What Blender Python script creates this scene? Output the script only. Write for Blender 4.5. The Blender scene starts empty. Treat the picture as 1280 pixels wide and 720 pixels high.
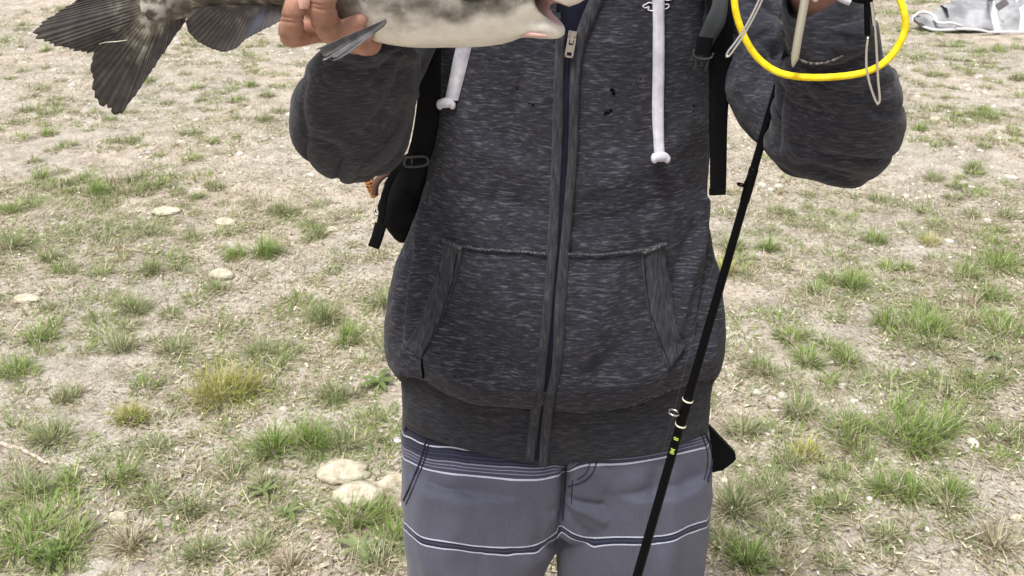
import bpy, bmesh, math, random
import numpy as np
from mathutils import Vector, Matrix
from mathutils.bvhtree import BVHTree

random.seed(7); RNG = np.random.default_rng(11)
scene = bpy.context.scene
COL = scene.collection

# ------------------------------------------------------------------ camera
F_PX = 1233.0; PX0 = 640.0; PY0 = 100.0          # focal length and optical centre in photograph pixels
TH = math.radians(15.0); H = 1.68
CT, ST = math.cos(TH), math.sin(TH)
cam = bpy.data.cameras.new('camera'); camo = bpy.data.objects.new('camera', cam); COL.objects.link(camo)
camo.location = (0, 0, H); camo.rotation_euler = (math.radians(90) - TH, 0, 0)
cam.sensor_width = 36.0; cam.lens = F_PX / 1280 * 36.0
cam.shift_y = -(360 - PY0) / 1280; cam.clip_start = .05; cam.clip_end = 2000
cam.dof.use_dof = True; cam.dof.focus_distance = 1.12; cam.dof.aperture_fstop = 26
scene.camera = camo

# ------------------------------------------------------------------ overcast daylight
SUN_EL, SUN_AZ = math.radians(64), math.radians(-150)   # azimuth of the sun, from +Y towards +X
w = bpy.data.worlds.new('World'); scene.world = w; w.use_nodes = True
nt = w.node_tree; nt.nodes.clear()
sky = nt.nodes.new('ShaderNodeTexSky'); sky.sky_type = 'NISHITA'; sky.sun_disc = False
sky.sun_elevation = SUN_EL; sky.sun_rotation = SUN_AZ; sky.dust_density = 4.0; sky.air_density = 1.0
hs = nt.nodes.new('ShaderNodeHueSaturation'); hs.inputs['Saturation'].default_value = .30
bg = nt.nodes.new('ShaderNodeBackground'); bg.inputs['Strength'].default_value = .10
wo = nt.nodes.new('ShaderNodeOutputWorld')
nt.links.new(sky.outputs[0], hs.inputs['Color']); nt.links.new(hs.outputs[0], bg.inputs['Color'])
nt.links.new(bg.outputs[0], wo.inputs['Surface'])
sun = bpy.data.lights.new('sun', 'SUN'); sun.energy = 2.9; sun.angle = math.radians(18); sun.color = (1, .975, .94)
suno = bpy.data.objects.new('sun', sun); COL.objects.link(suno)
sd = Vector((math.sin(SUN_AZ) * math.cos(SUN_EL), math.cos(SUN_AZ) * math.cos(SUN_EL), math.sin(SUN_EL)))
suno.rotation_euler = sd.to_track_quat('Z', 'Y').to_euler(); suno.location = sd * 20
vs = scene.view_settings; vs.view_transform = 'Standard'; vs.look = 'None'; vs.gamma = 1; vs.exposure = 0.75
vs.use_curve_mapping = False

# ------------------------------------------------------------------ projection helpers (photograph pixel -> place)
def ray(px, py):
    r = (px - PX0) / F_PX; u = -(py - PY0) / F_PX
    return Vector((r, CT + u * ST, -ST + u * CT))
CAM = Vector((0, 0, H))
def P(px, py, Y):
    d = ray(px, py); return CAM + d * (Y / d.y)
def G(px, py, z=0.0):
    d = ray(px, py); return CAM + d * ((H - z) / -d.z)
def mpp(py, Y):                                   # metres per pixel at a depth
    return Y / ray(PX0, py).y / F_PX
def proj(v):
    v = np.asarray(v, float); x, y, z = v[:, 0], v[:, 1], v[:, 2] - H
    f = y * CT - z * ST; u = y * ST + z * CT
    return np.stack([PX0 + F_PX * x / f, PY0 - F_PX * u / f], 1)

# ------------------------------------------------------------------ numpy noise
_perm = np.random.default_rng(5).random((256, 256))
def vnoise(x, y):
    xi = np.floor(x).astype(int); yi = np.floor(y).astype(int); fx = x - xi; fy = y - yi
    fx = fx * fx * (3 - 2 * fx); fy = fy * fy * (3 - 2 * fy)
    g = lambda a, b: _perm[a % 256, b % 256]
    return (g(xi, yi) * (1 - fx) + g(xi + 1, yi) * fx) * (1 - fy) + (g(xi, yi + 1) * (1 - fx) + g(xi + 1, yi + 1) * fx) * fy
def fbm(x, y, o=4):
    s = 0; a = .5
    for i in range(o):
        s = s + a * vnoise(x + 17.3 * i, y + 9.1 * i); x = x * 2.03; y = y * 2.03; a *= .5
    return s
def ground_h(x, y):
    x = np.asarray(x, float); y = np.asarray(y, float)
    return (fbm(x * 1.3 + 40, y * 1.3 + 40, 3) - .44) * .07 + (fbm(x * 9 + 3, y * 9 + 8, 3) - .44) * .022

# ------------------------------------------------------------------ materials
def mat(name, base=(.5, .5, .5), rough=.7, spec=.3, metal=0.0, sheen=0.0):
    m = bpy.data.materials.new(name); m.use_nodes = True
    b = m.node_tree.nodes['Principled BSDF']
    b.inputs['Base Color'].default_value = (*base, 1); b.inputs['Roughness'].default_value = rough
    b.inputs['Specular IOR Level'].default_value = spec; b.inputs['Metallic'].default_value = metal
    b.inputs['Sheen Weight'].default_value = sheen
    return m
class N:
    """thin wrapper for wiring nodes of one material"""
    def __init__(s, m): s.t = m.node_tree; s.b = m.node_tree.nodes['Principled BSDF']
    def new(s, k, **kw):
        n = s.t.nodes.new('ShaderNode' + k)
        for a, v in kw.items(): setattr(n, a, v)
        return n
    def link(s, a, b): s.t.links.new(a, b)
    def coords(s, scale=(1, 1, 1), rot=(0, 0, 0)):
        c = s.new('TexCoord'); m = s.new('Mapping')
        m.inputs['Scale'].default_value = scale; m.inputs['Rotation'].default_value = rot
        s.link(c.outputs['Object'], m.inputs['Vector']); return m.outputs[0]
    def noise(s, vec, scale, detail=3, rough=.55):
        n = s.new('TexNoise'); n.inputs['Scale'].default_value = scale; n.inputs['Detail'].default_value = detail
        n.inputs['Roughness'].default_value = rough
        if vec is not None: s.link(vec, n.inputs['Vector'])
        return n.outputs['Fac']
    def ramp(s, fac, stops, interp='LINEAR'):
        r = s.new('ValToRGB'); e = r.color_ramp.elements; r.color_ramp.interpolation = interp
        while len(e) < len(stops): e.new(.5)
        for k, (p, c) in enumerate(stops):
            e[k].position = p; e[k].color = (*c, 1) if len(c) == 3 else c
        s.link(fac, r.inputs[0]); return r.outputs[0]
    def mix(s, fac, a, b, mode='MIX'):
        n = s.new('MixRGB', blend_type=mode)
        for i, v in enumerate((fac, a, b)):
            if hasattr(v, 'links'): s.link(v, n.inputs[i])
            elif isinstance(v, (int, float)): n.inputs[i].default_value = v
            else: n.inputs[i].default_value = (*v, 1)
        return n.outputs[0]
    def attr(s, name):
        n = s.new('Attribute'); n.attribute_name = name; return n
    def bump(s, h, strength=.3, dist=.002):
        n = s.new('Bump'); n.inputs['Strength'].default_value = strength; n.inputs['Distance'].default_value = dist
        s.link(h, n.inputs['Height']); s.link(n.outputs[0], s.b.inputs['Normal']); return n
    def col(s, c): s.link(c, s.b.inputs['Base Color'])

def fleece(name, base=(.0250, .0252, .0335), light=(.150, .150, .180), rot=(0, 0, 0), stretch=(74, 74, 440), amt=1.0, warm=(.0260, .0258, .0320)):
    m = mat(name, base, .95, .10, sheen=.09 if 'sleeve' in name else .06); n = N(m)
    c = n.coords(stretch, rot)
    a = n.noise(c, 1.0, 2, .6)
    c2 = n.coords(tuple(k * 2.1 for k in stretch), rot)
    a2 = n.noise(c2, 1.0, 2, .6)
    big = n.noise(n.coords((1, 1, 1)), 14, 3)
    s1 = n.ramp(a, [(.54, (0, 0, 0)), (.66, (.55, .55, .55)), (.76, (1, 1, 1))])
    s2 = n.ramp(a2, [(.54, (0, 0, 0)), (.78, (.36, .36, .36))])
    dk = n.ramp(a, [(.30, (.55, .55, .55)), (.5, (1, 1, 1))])
    s = n.mix(1, s1, s2, 'ADD')
    sc = n.new('Math', operation='MULTIPLY', use_clamp=True); n.link(s, sc.inputs[0]); sc.inputs[1].default_value = amt * .56
    bb = n.mix(n.ramp(big, [(.35, (0, 0, 0)), (.65, (1, 1, 1))]), base, warm)
    bb = n.mix(1, bb, dk, 'MULTIPLY')
    n.col(n.mix(sc.outputs[0], bb, light))
    f = n.noise(n.coords((1, 1, 1)), 900, 2)
    n.bump(n.mix(.6, a, f), .5, .0012)
    return m
M = {}
M['fleece'] = fleece('heather_fleece', rot=(0, math.radians(9), 0))
M['fleece_right'] = fleece('heather_fleece_slanted', rot=(0, math.radians(-10), 0))
M['fleece_pocket'] = fleece('heather_pocket', rot=(0, math.radians(-7), 0))
M['fleece_sleeve'] = fleece('heather_sleeve', rot=(math.radians(25), math.radians(-24), 0), amt=.62, base=(.0255, .0257, .0345), warm=(.0262, .0262, .0325), stretch=(70, 180, 420))
M['fleece_band'] = fleece('heather_waistband', base=(.0240, .0240, .0300), warm=(.0248, .0244, .0278), amt=.55, light=(.115, .112, .118))
M['fleece_edge'] = fleece('heather_binding', base=(.036, .036, .042), warm=(.033, .033, .038), amt=.5, stretch=(330, 330, 50), light=(.15, .15, .17))
M['fray'] = mat('frayed_seam', (.14, .135, .13), .95, .1)
n = N(M['fray']); n.col(n.ramp(n.noise(n.coords(), 420, 3), [(.38, (.018, .018, .021)), (.66, (.11, .11, .118))]))
M['thread'] = mat('grey_thread', (.22, .21, .19), .9, .1)
n = N(M['thread']); n.col(n.ramp(n.noise(n.coords(), 300, 2), [(.4, (.025, .023, .022)), (.6, (.15, .14, .12))]))
M['black'] = mat('black_webbing', (.0035, .0035, .0045), .85, .10)
n = N(M['black']); n.bump(n.noise(n.coords((1, 1, 1)), 1100, 1), .4, .0006)
M['black_plastic'] = mat('black_plastic', (.02, .022, .024), .45, .4)
M['grey_webbing'] = mat('dark_grey_webbing', (.035, .039, .042), .8, .25)
M['navy'] = mat('navy_cotton', (.012, .013, .030), .9, .15)
n = N(M['navy']); n.col(n.ramp(n.noise(n.coords(), 90, 3), [(.3, (.005, .0055, .012)), (.7, (.009, .010, .022))]))
M['white_cord'] = mat('white_cotton_cord', (.5, .5, .55), .85, .2)
n = N(M['white_cord']); n.col(n.ramp(n.noise(n.coords((1, 1, 1)), 70, 2), [(.35, (.42, .41, .47)), (.65, (.56, .55, .60))]))
n.bump(n.noise(n.coords((1, 1, 1.0)), 900, 1), .4, .0006)
M['steel'] = mat('polished_steel', (.62, .60, .57), .25, .5, 1.0)
M['dull_steel'] = mat('worn_zip_metal', (.42, .39, .37), .38, .5, 1.0)
M['rod'] = mat('black_rod_blank', (.0025, .0025, .003), .5, .06)
M['lime'] = mat('lime_print', (.34, .50, .09), .5, .3)
M['cream'] = mat('cream_thread_wrap', (.70, .68, .52), .5, .4)
M['rope'] = mat('yellow_braided_rope', (.80, .60, .02), .92, .12)
n = N(M['rope']); n.col(n.ramp(n.noise(n.coords(), 160, 3), [(.3, (.66, .46, .006)), (.7, (.86, .70, .04))]))
M['needle'] = mat('grey_needle_metal', (.40, .38, .30), .45, .5, .55)
M['line'] = mat('fishing_line', (.10, .10, .10), .3, .3)
M['patch_black'] = mat('burn_hole_black', (.004, .004, .004), 1, 0)

# skin
M['skin'] = mat('skin', (.42, .22, .145), .5, .4); n = N(M['skin'])
a = n.noise(n.coords(), 45, 4); b2 = n.noise(n.coords(), 600, 3)
n.col(n.ramp(a, [(.3, (.24, .115, .076)), (.50, (.36, .190, .135)), (.70, (.46, .235, .180))]))
n.bump(b2, .25, .0006)
n.b.inputs['Subsurface Weight'].default_value = .12; n.b.inputs['Subsurface Radius'].default_value = (.01, .004, .002)
n.b.inputs['Subsurface Scale'].default_value = .6
M['nail'] = mat('fingernail', (.56, .33, .27), .3, .5)
M['hair'] = mat('dark_hair', (.02, .014, .01), .6, .3)
M['shoe'] = mat('dark_shoe', (.03, .03, .03), .8, .2)

# striped shorts: stripes woven along the height attribute "stripe" (metres below the upper white line)
M['shorts'] = mat('striped_short_cloth', (.11, .11, .14), .82, .2, sheen=.1); n = N(M['shorts'])
GREY = (.082, .083, .113); NAVY = (.016, .017, .036); WHT = (.46, .48, .57); MID = (.19, .19, .25); PIN = (.048, .048, .080)
at = n.attr('stripe')
mr = n.new('MapRange'); mr.inputs['From Min'].default_value = 0; mr.inputs['From Max'].default_value = .16
n.link(at.outputs['Fac'], mr.inputs['Value'])
seq = [(0, NAVY), (.028, WHT), (.0298, NAVY), (.034, PIN), (.0348, NAVY), (.038, PIN), (.0388, NAVY), (.0435, PIN), (.0445, NAVY),
       (.0475, MID), (.0488, PIN), (.0520, MID), (.0533, PIN), (.0568, MID), (.0580, PIN), (.0620, WHT), (.0639, GREY),
       (.1345, WHT), (.1363, NAVY), (.1395, PIN), (.1415, NAVY), (.1452, WHT), (.1470, GREY)]
c = n.ramp(mr.outputs[0], [(p / .16, k) for p, k in seq], 'CONSTANT')
fade = n.ramp(n.noise(n.coords(), 9, 4), [(.3, (.86, .86, .86)), (.7, (1.08, 1.08, 1.08))])
weave = n.ramp(n.noise(n.coords((1, 1, .25)), 700, 2), [(.3, (.88, .88, .88)), (.7, (1.08, 1.08, 1.08))])
n.col(n.mix(1, n.mix(1, c, fade, 'MULTIPLY'), weave, 'MULTIPLY'))
n.bump(n.noise(n.coords(), 1000, 1), .3, .0005)
M['short_seam'] = mat('navy_seam_thread', (.025, .025, .045), .9, .1)

# fish
M['fish'] = mat('wet_fish_skin', (.3, .3, .25), .42, .35); n = N(M['fish'])
at = n.attr('tone')
mott = n.noise(n.coords(), 70, 5, .65); fine = n.noise(n.coords((1, 1, 1)), 380, 3)
dark = n.ramp(mott, [(.36, (.018, .015, .010)), (.46, (.050, .043, .031)), (.56, (.085, .075, .056)), (.62, (.17, .155, .125)), (.69, (.31, .29, .25))])
pale = n.ramp(mott, [(.3, (.60, .56, .50)), (.55, (.69, .66, .60)), (.75, (.74, .72, .67))])
sp = n.new('SeparateColor'); n.link(at.outputs['Color'], sp.inputs[0])
c = n.mix(sp.outputs[0], dark, pale)
c = n.mix(sp.outputs[1], c, (.58, .30, .27)); c = n.mix(sp.outputs[2], c, (.04, .025, .025)); n.col(c)
n.bump(n.mix(.5, mott, fine), .35, .0016)
n.b.inputs['Coat Weight'].default_value = .3; n.b.inputs['Coat Roughness'].default_value = .25
M['fin_pale'] = mat('grey_fin_membrane', (.16, .155, .155), .4, .5)
n = N(M['fin_pale']); n.col(n.ramp(n.noise(n.coords((1, 1, 1)), 120, 4), [(.3, (.055, .053, .055)), (.7, (.15, .145, .148))]))
M['fin'] = mat('dark_fin_membrane', (.05, .045, .045), .5, .4); n = N(M['fin'])
at = n.attr('tone'); sp = n.new('SeparateColor'); n.link(at.outputs['Color'], sp.inputs[0])
mo = n.noise(n.coords(), 90, 4)
web = n.ramp(mo, [(.3, (.010, .0085, .0085)), (.7, (.032, .026, .024))])
rayc = n.ramp(mo, [(.3, (.032, .026, .024)), (.7, (.085, .068, .060))])
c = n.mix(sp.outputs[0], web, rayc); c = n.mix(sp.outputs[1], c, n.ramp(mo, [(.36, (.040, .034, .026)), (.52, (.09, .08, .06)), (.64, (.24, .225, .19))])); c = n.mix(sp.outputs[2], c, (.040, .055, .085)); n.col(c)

# ground
M['ground'] = mat('dry_sandy_soil', (.4, .32, .25), .95, .1); n = N(M['ground'])
v = n.coords()
big = n.noise(v, 1.1, 5); mid = n.noise(v, 9, 5, .6); fin = n.noise(v, 110, 4, .65); sm = n.noise(v, 420, 2)
c1 = n.ramp(mid, [(.30, (.28, .235, .185)), (.46, (.45, .385, .315)), (.60, (.54, .475, .40)), (.75, (.60, .545, .475))])
c2 = n.ramp(mid, [(.3, (.31, .275, .23)), (.55, (.45, .41, .35)), (.75, (.55, .515, .455))])
c = n.mix(n.ramp(big, [(.4, (0, 0, 0)), (.6, (1, 1, 1))]), c1, c2)
deb = n.noise(v, 34, 5, .7)
c = n.mix(n.ramp(deb, [(.56, (0, 0, 0)), (.66, (.6, .6, .6))]), c, (.20, .16, .115))
c = n.mix(n.ramp(n.noise(v, 55, 4, .7), [(.58, (0, 0, 0)), (.66, (.8, .8, .8))]), c, (.58, .53, .45))
c = n.mix(1, c, n.ramp(fin, [(.28, (.50, .48, .46)), (.45, (.92, .92, .92)), (.7, (1.18, 1.16, 1.14))]), 'MULTIPLY')
n.col(c)
n.bump(n.mix(.35, fin, sm), .9, .012)
def plantmat(name, transl=.22):
    m = mat(name, (.2, .25, .08), .6, .25); n = N(m); at = n.attr('tint'); n.col(at.outputs['Color'])
    tr = n.new('BsdfTranslucent'); n.link(at.outputs['Color'], tr.inputs['Color'])
    mx = n.new('MixShader'); mx.inputs[0].default_value = transl
    out = [k for k in m.node_tree.nodes if k.type == 'OUTPUT_MATERIAL'][0]
    n.link(n.b.outputs[0], mx.inputs[1]); n.link(tr.outputs[0], mx.inputs[2]); n.link(mx.outputs[0], out.inputs['Surface'])
    return m
M['grass'] = plantmat('grass_blades', .30); M['litter'] = mat('dry_straw', (.4, .35, .25), .85, .15); n = N(M['litter']); n.col(n.attr('tint').outputs['Color'])
def stonemat(name, a, b, c):
    m = mat(name, b, .9, .15); n = N(m)
    k = n.noise(n.coords(), 26, 5, .65); f = n.noise(n.coords(), 160, 3)
    cc = n.ramp(k, [(.3, a), (.5, b), (.72, c)])
    n.col(n.mix(1, cc, n.ramp(f, [(.3, (.8, .8, .8)), (.6, (1.05, 1.05, 1.05))]), 'MULTIPLY')); n.bump(f, .6, .004); return m
M['stone'] = stonemat('pale_limestone', (.28, .235, .16), (.50, .455, .35), (.62, .585, .48))
M['pebble'] = mat('pebble_stone', (.5, .46, .4), .95, .1); n = N(M['pebble']); n.col(n.attr('tint').outputs['Color'])
M['twig'] = mat('bleached_twig', (.42, .35, .28), .9, .1)
n = N(M['twig']); n.col(n.ramp(n.noise(n.coords(), 60, 4), [(.3, (.22, .17, .13)), (.6, (.50, .43, .36))]))
M['mesh_grey'] = mat('grey_mesh_cloth', (.38, .38, .39), .85, .15)
n = N(M['mesh_grey']); n.col(n.ramp(n.noise(n.coords(), 6, 4), [(.34, (.17, .17, .18)), (.66, (.36, .36, .375))]))
M['white_cloth'] = mat('white_cloth', (.60, .60, .62), .85, .2)
M['dark_hollow'] = mat('painted_hollow_shade', (.10, .09, .09), .9, .1)  # dark colour standing in for the shade inside the sack's hollow
M['brown_leather'] = mat('brown_leather', (.11, .055, .042), .5, .4)
M['gold'] = mat('gold_beads', (.48, .22, .05), .4, .5, .4)
n = N(M['gold']); n.col(n.ramp(n.noise(n.coords(), 330, 2), [(.4, (.16, .05, .015)), (.55, (.55, .27, .06)), (.7, (.72, .58, .36))]))
M['pale_yellow'] = mat('pale_yellow_tag', (.66, .56, .26), .7, .2)

# ------------------------------------------------------------------ object helpers
def origin(o):
    v = Vector((0, 0, 0))
    while o is not None: v = v + o.location; o = o.parent
    return v
def mk(name, verts, faces, m, parent=None, smooth=True, base=None, attrs=None):
    """one mesh object from world-space vertices"""
    verts = np.asarray(verts, np.float64).reshape(-1, 3)
    off = np.array(origin(parent)) if parent else (np.array(base) if base is not None else np.zeros(3))
    me = bpy.data.meshes.new(name)
    me.from_pydata((verts - off).tolist(), [], [tuple(f) for f in faces]) if not isinstance(faces, np.ndarray) else fill(me, verts - off, faces)
    if smooth: me.polygons.foreach_set('use_smooth', np.ones(len(me.polygons), bool))
    for k, (t, data) in (attrs or {}).items():
        a = me.attributes.new(k, t, 'POINT')
        a.data.foreach_set('color' if t == 'FLOAT_COLOR' else 'value', np.asarray(data, np.float32).ravel())
    me.materials.append(m if not isinstance(m, str) else M[m]); me.update()
    o = bpy.data.objects.new(name, me); COL.objects.link(o)
    if parent: o.parent = parent
    elif base is not None: o.location = base
    return o
def fill(me, v, f):
    k = f.shape[1]
    me.vertices.add(len(v)); me.vertices.foreach_set('co', v.astype(np.float32).ravel())
    me.loops.add(f.size); me.loops.foreach_set('vertex_index', f.astype(np.int32).ravel())
    me.polygons.add(len(f)); me.polygons.foreach_set('loop_start', np.arange(0, f.size, k, dtype=np.int32))
    me.update(calc_edges=True)
def empty(name, loc):
    o = bpy.data.objects.new(name, None); o.location = loc; o.empty_display_size = .05; COL.objects.link(o); return o
def tag(o, label=None, cat=None, group=None, kind=None):
    if label: o['label'] = label
    if cat: o['category'] = cat
    if group: o['group'] = group
    if kind: o['kind'] = kind
    return o
def quads(nr, nc, wrap=False):
    f = []
    for i in range(nr - 1):
        for j in range(nc if wrap else nc - 1):
            k = (j + 1) % nc
            f.append((i * nc + j, i * nc + k, (i + 1) * nc + k, (i + 1) * nc + j))
    return f
def resample(pts, n):
    """smooth (Catmull-Rom) resampling of a polyline to n points"""
    p = np.asarray(pts, float)
    if len(p) > 2:
        e = np.vstack([2 * p[0] - p[1], p, 2 * p[-1] - p[-2]]); out = []
        for i in range(1, len(e) - 2):
            t = np.linspace(0, 1, 24, endpoint=False)[:, None]
            a, b, c, d = e[i - 1], e[i], e[i + 1], e[i + 2]
            out.append(.5 * (2 * b + (c - a) * t + (2 * a - 5 * b + 4 * c - d) * t * t + (3 * b - a - 3 * c + d) * t ** 3))
        p = np.vstack(out + [p[-1:]])
    s = np.r_[0, np.cumsum(np.linalg.norm(np.diff(p, axis=0), axis=1))]
    q = np.linspace(0, s[-1], n)
    return np.stack([np.interp(q, s, p[:, k]) for k in range(p.shape[1])], 1)
def loft(rows, nseg=48, nrow=None, ex=2.0, cap=True, face='Y'):
    """rows of (cx, cy, cz, rx, rfront, rback): horizontal superellipse sections"""
    r = resample(rows, nrow) if nrow else np.asarray(rows, float)
    a = np.linspace(0, 2 * np.pi, nseg, endpoint=False); V = []
    ca, sa = np.cos(a), np.sin(a); ca = np.sign(ca) * abs(ca) ** (2 / ex); sa = np.sign(sa) * abs(sa) ** (2 / ex)
    for c in r:
        V.append(np.stack([c[0] + c[3] * ca, c[1] + np.where(sa < 0, c[4], c[5]) * sa, np.full(nseg, c[2])], 1))
    V = np.vstack(V); f = quads(len(r), nseg, True)
    if cap: f += [tuple(range(nseg))[::-1], tuple(range((len(r) - 1) * nseg, len(r) * nseg))]
    return V, f
def tube(path, rad, nseg=8, cap=True, ell=None):
    p = np.asarray(path, float); n = len(p); rad = np.broadcast_to(np.asarray(rad, float), (n,))
    t = np.gradient(p, axis=0); t /= np.linalg.norm(t, axis=1)[:, None] + 1e-12
    up = np.array([0, -1.0, 0.13]); V = []
    a = np.linspace(0, 2 * np.pi, nseg, endpoint=False)
    s0 = None
    for i in range(n):
        s = np.cross(t[i], up)
        if np.linalg.norm(s) < 1e-3: s = np.cross(t[i], [1, 0, .1])
        s /= np.linalg.norm(s)
        if s0 is not None and np.dot(s, s0) < 0: s = -s
        s0 = s; b = np.cross(s, t[i]); e = 1 if ell is None else ell
        V.append(p[i] + rad[i] * (np.cos(a)[:, None] * s + e * np.sin(a)[:, None] * b))
    f = quads(n, nseg, True)
    if cap: f += [tuple(range(nseg))[::-1], tuple(range((n - 1) * nseg, n * nseg))]
    return np.vstack(V), f
def capsule(pts, rads, nseg=16):
    """tapered chain with round ends"""
    p = resample(pts, 6 * len(pts)); r = resample(np.asarray(rads, float)[:, None], 6 * len(pts))[:, 0]
    d0 = (p[0] - p[1]); d0 /= np.linalg.norm(d0); d1 = (p[-1] - p[-2]); d1 /= np.linalg.norm(d1)
    k = np.linspace(0, 1, 6)[1:]; c = np.sin(k * np.pi / 2); q = np.cos(k * np.pi / 2); q[-1] = .05
    p = np.vstack([(p[0] + np.outer(c, d0) * r[0])[::-1], p, p[-1] + np.outer(c, d1) * r[-1]])
    r = np.r_[(q * r[0])[::-1], r, q * r[-1]]
    return tube(p, r, nseg)
def ellipsoid(c, r, rot=None, nu=20, nv=12):
    V = []; 
    for i in range(1, nv):
        t = math.pi * i / nv
        for j in range(nu):
            a = 2 * math.pi * j / nu; V.append((math.sin(t) * math.cos(a), math.sin(t) * math.sin(a), math.cos(t)))
    V = np.array(V); f = quads(nv - 1, nu, True); nvv = len(V)
    V = np.vstack([V, [[0, 0, 1], [0, 0, -1]]])
    for j in range(nu):
        f.append((nvv, (j + 1) % nu, j)); f.append((nvv + 1, (nv - 2) * nu + j, (nv - 2) * nu + (j + 1) % nu))
    f = [tuple(reversed(k)) for k in f]
    V = V * np.asarray(r)
    if rot is not None: V = V @ np.array(rot).T
    return V + np.asarray(c), f
def join(parts):
    V = []; Fc = []; o = 0
    for v, f in parts:
        V.append(np.asarray(v)); Fc += [tuple(i + o for i in k) for k in f]; o += len(v)
    return np.vstack(V), Fc
def remesh(parts, voxel, smooth_it=6, fac=.5, cut=None):
    """union of overlapping closed shapes as one continuous skin; returns verts, faces"""
    v, f = join(parts)
    o = mk('tmp', v, f, M['skin'])
    bm = bmesh.new(); bm.from_mesh(o.data); bmesh.ops.recalc_face_normals(bm, faces=bm.faces); bm.to_mesh(o.data); bm.free()
    md = o.modifiers.new('r', 'REMESH'); md.mode = 'VOXEL'; md.voxel_size = voxel; md.use_smooth_shade = True
    if smooth_it:
        s = o.modifiers.new('s', 'SMOOTH'); s.factor = fac; s.iterations = smooth_it
    dg = bpy.context.evaluated_depsgraph_get(); me = bpy.data.meshes.new_from_object(o.evaluated_get(dg))
    V = np.empty(len(me.vertices) * 3); me.vertices.foreach_get('co', V); V = V.reshape(-1, 3)
    Nn = np.empty(len(me.vertices) * 3); me.vertices.foreach_get('normal', Nn); Nn = Nn.reshape(-1, 3)
    if all(len(p.vertices) == 4 for p in me.polygons):
        fc = np.empty(len(me.polygons) * 4, np.int32); me.polygons.foreach_get('vertices', fc); fc = fc.reshape(-1, 4)
    else: fc = [tuple(p.vertices) for p in me.polygons]
    bpy.data.objects.remove(o); bpy.data.meshes.remove(me)
    return V, fc, Nn
def polydist(q, pts):
    q = np.asarray(q); pts = resample(pts, 14); d = np.full(len(q), 1e9)
    for i in range(len(pts) - 1):
        a, b = pts[i], pts[i + 1]; ab = b - a
        t = np.clip(((q - a) @ ab) / (ab @ ab + 1e-9), 0, 1)
        d = np.minimum(d, np.linalg.norm(q - (a + t[:, None] * ab), axis=1))
    return d
def fold(V, Nn, folds, mask):
    """raise or sink cloth along fold lines"""
    q = proj(V); disp = np.zeros(len(V))
    for pts, wd, amp in folds:
        dd = polydist(q, pts) / wd; disp += amp * (np.exp(-dd ** 2) if amp > 0 else np.exp(-dd ** 2 / (.35 + .65 * dd)))
    return V + Nn * (disp * mask)[:, None]
def bunch(V, Nn, dirx, diry, across, along, amp, seed):
    """cloth bunched into folds running along one direction (lengths in metres)"""
    L = math.hypot(dirx, diry); dx, dy = dirx / L, diry / L; x = V[:, 0]; z = -V[:, 2]
    a = x * dx + z * dy + V[:, 1] * .5; c = -x * dy + z * dx + V[:, 1] * .35
    wob = (fbm(a * 9 + seed, c * 9 + seed, 2) - .37) * .035
    n_ = fbm((c + wob) / across + seed * 3.7, a / along + seed, 2) / .75
    val = np.exp(-np.abs(2 * n_ - 1) / .16); env = np.clip(fbm(x * 12 + seed, z * 12 + 9, 2) * 3.2 - .75, .05, 1)
    h = -val * env + (fbm((c + wob) / across * .55 + 40 + seed, a / along * .8 + seed, 2) - .375) * 1.0
    return V + Nn * ((h - h.mean()) * amp)[:, None]
def bvh_of(V, f): return BVHTree.FromPolygons([Vector(v) for v in V], [tuple(int(i) for i in k) for k in f])
def hit(bvh, px, py, off=0.0):
    d = ray(px, py).normalized(); l, nrm, i, dist = bvh.ray_cast(CAM, d)
    if l is None:
        l, nrm, i, dist = bvh.find_nearest(CAM + d * (1.19 / d.y))
    if nrm.dot(d) > 0: nrm = -nrm
    return np.array(l + nrm * off)
def ribbon_on(bvh, pts, width, n, h, lift=0.0, nc=9, wob=0.0, seed=0):
    """flat band lying on cloth: arched cross-section"""
    c = resample(pts, n); t = np.gradient(c, axis=0); t /= np.linalg.norm(t, axis=1)[:, None]; s = np.stack([-t[:, 1], t[:, 0]], 1)
    wd = np.interp(np.linspace(0, 1, n), np.linspace(0, 1, len(np.atleast_1d(width))), np.atleast_1d(width)); V = []
    for i in range(n):
        ww = wd[i] * (1 + wob * (vnoise(np.array([i * .35 + seed]), np.array([seed * 3.1]))[0] - .5))
        for j in range(nc):
            u = j / (nc - 1) * 2 - 1; q = c[i] + s[i] * u * ww / 2
            V.append(hit(bvh, q[0], q[1], lift + h * (1 - abs(u) ** 4) - (.0015 if abs(u) == 1 else 0)))
    V = np.array(V).reshape(n, nc, 3); K = 5; pad = np.concatenate([np.repeat(V[:1], K, 0), V, np.repeat(V[-1:], K, 0)])
    S = sum(pad[i:i + n] for i in range(2 * K + 1)) / (2 * K + 1); V[K:-K] = S[K:-K]
    return V.reshape(-1, 3), quads(n, nc)
def line_on(bvh, pts, n, off=.001):
    return np.array([hit(bvh, a, b, off) for a, b in resample(pts, n)])
def coons(top, bot, lef, rig, nu, nv):
    T, B = resample(top, nu), resample(bot, nu); L, R = resample(lef, nv), resample(rig, nv)
    u = np.linspace(0, 1, nu)[None, :, None]; v = np.linspace(0, 1, nv)[:, None, None]
    S = (1 - v) * T[None] + v * B[None] + (1 - u) * L[:, None] + u * R[:, None]
    S -= (1 - u) * (1 - v) * T[0] + u * (1 - v) * T[-1] + (1 - u) * v * B[0] + u * v * B[-1]
    return S
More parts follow.
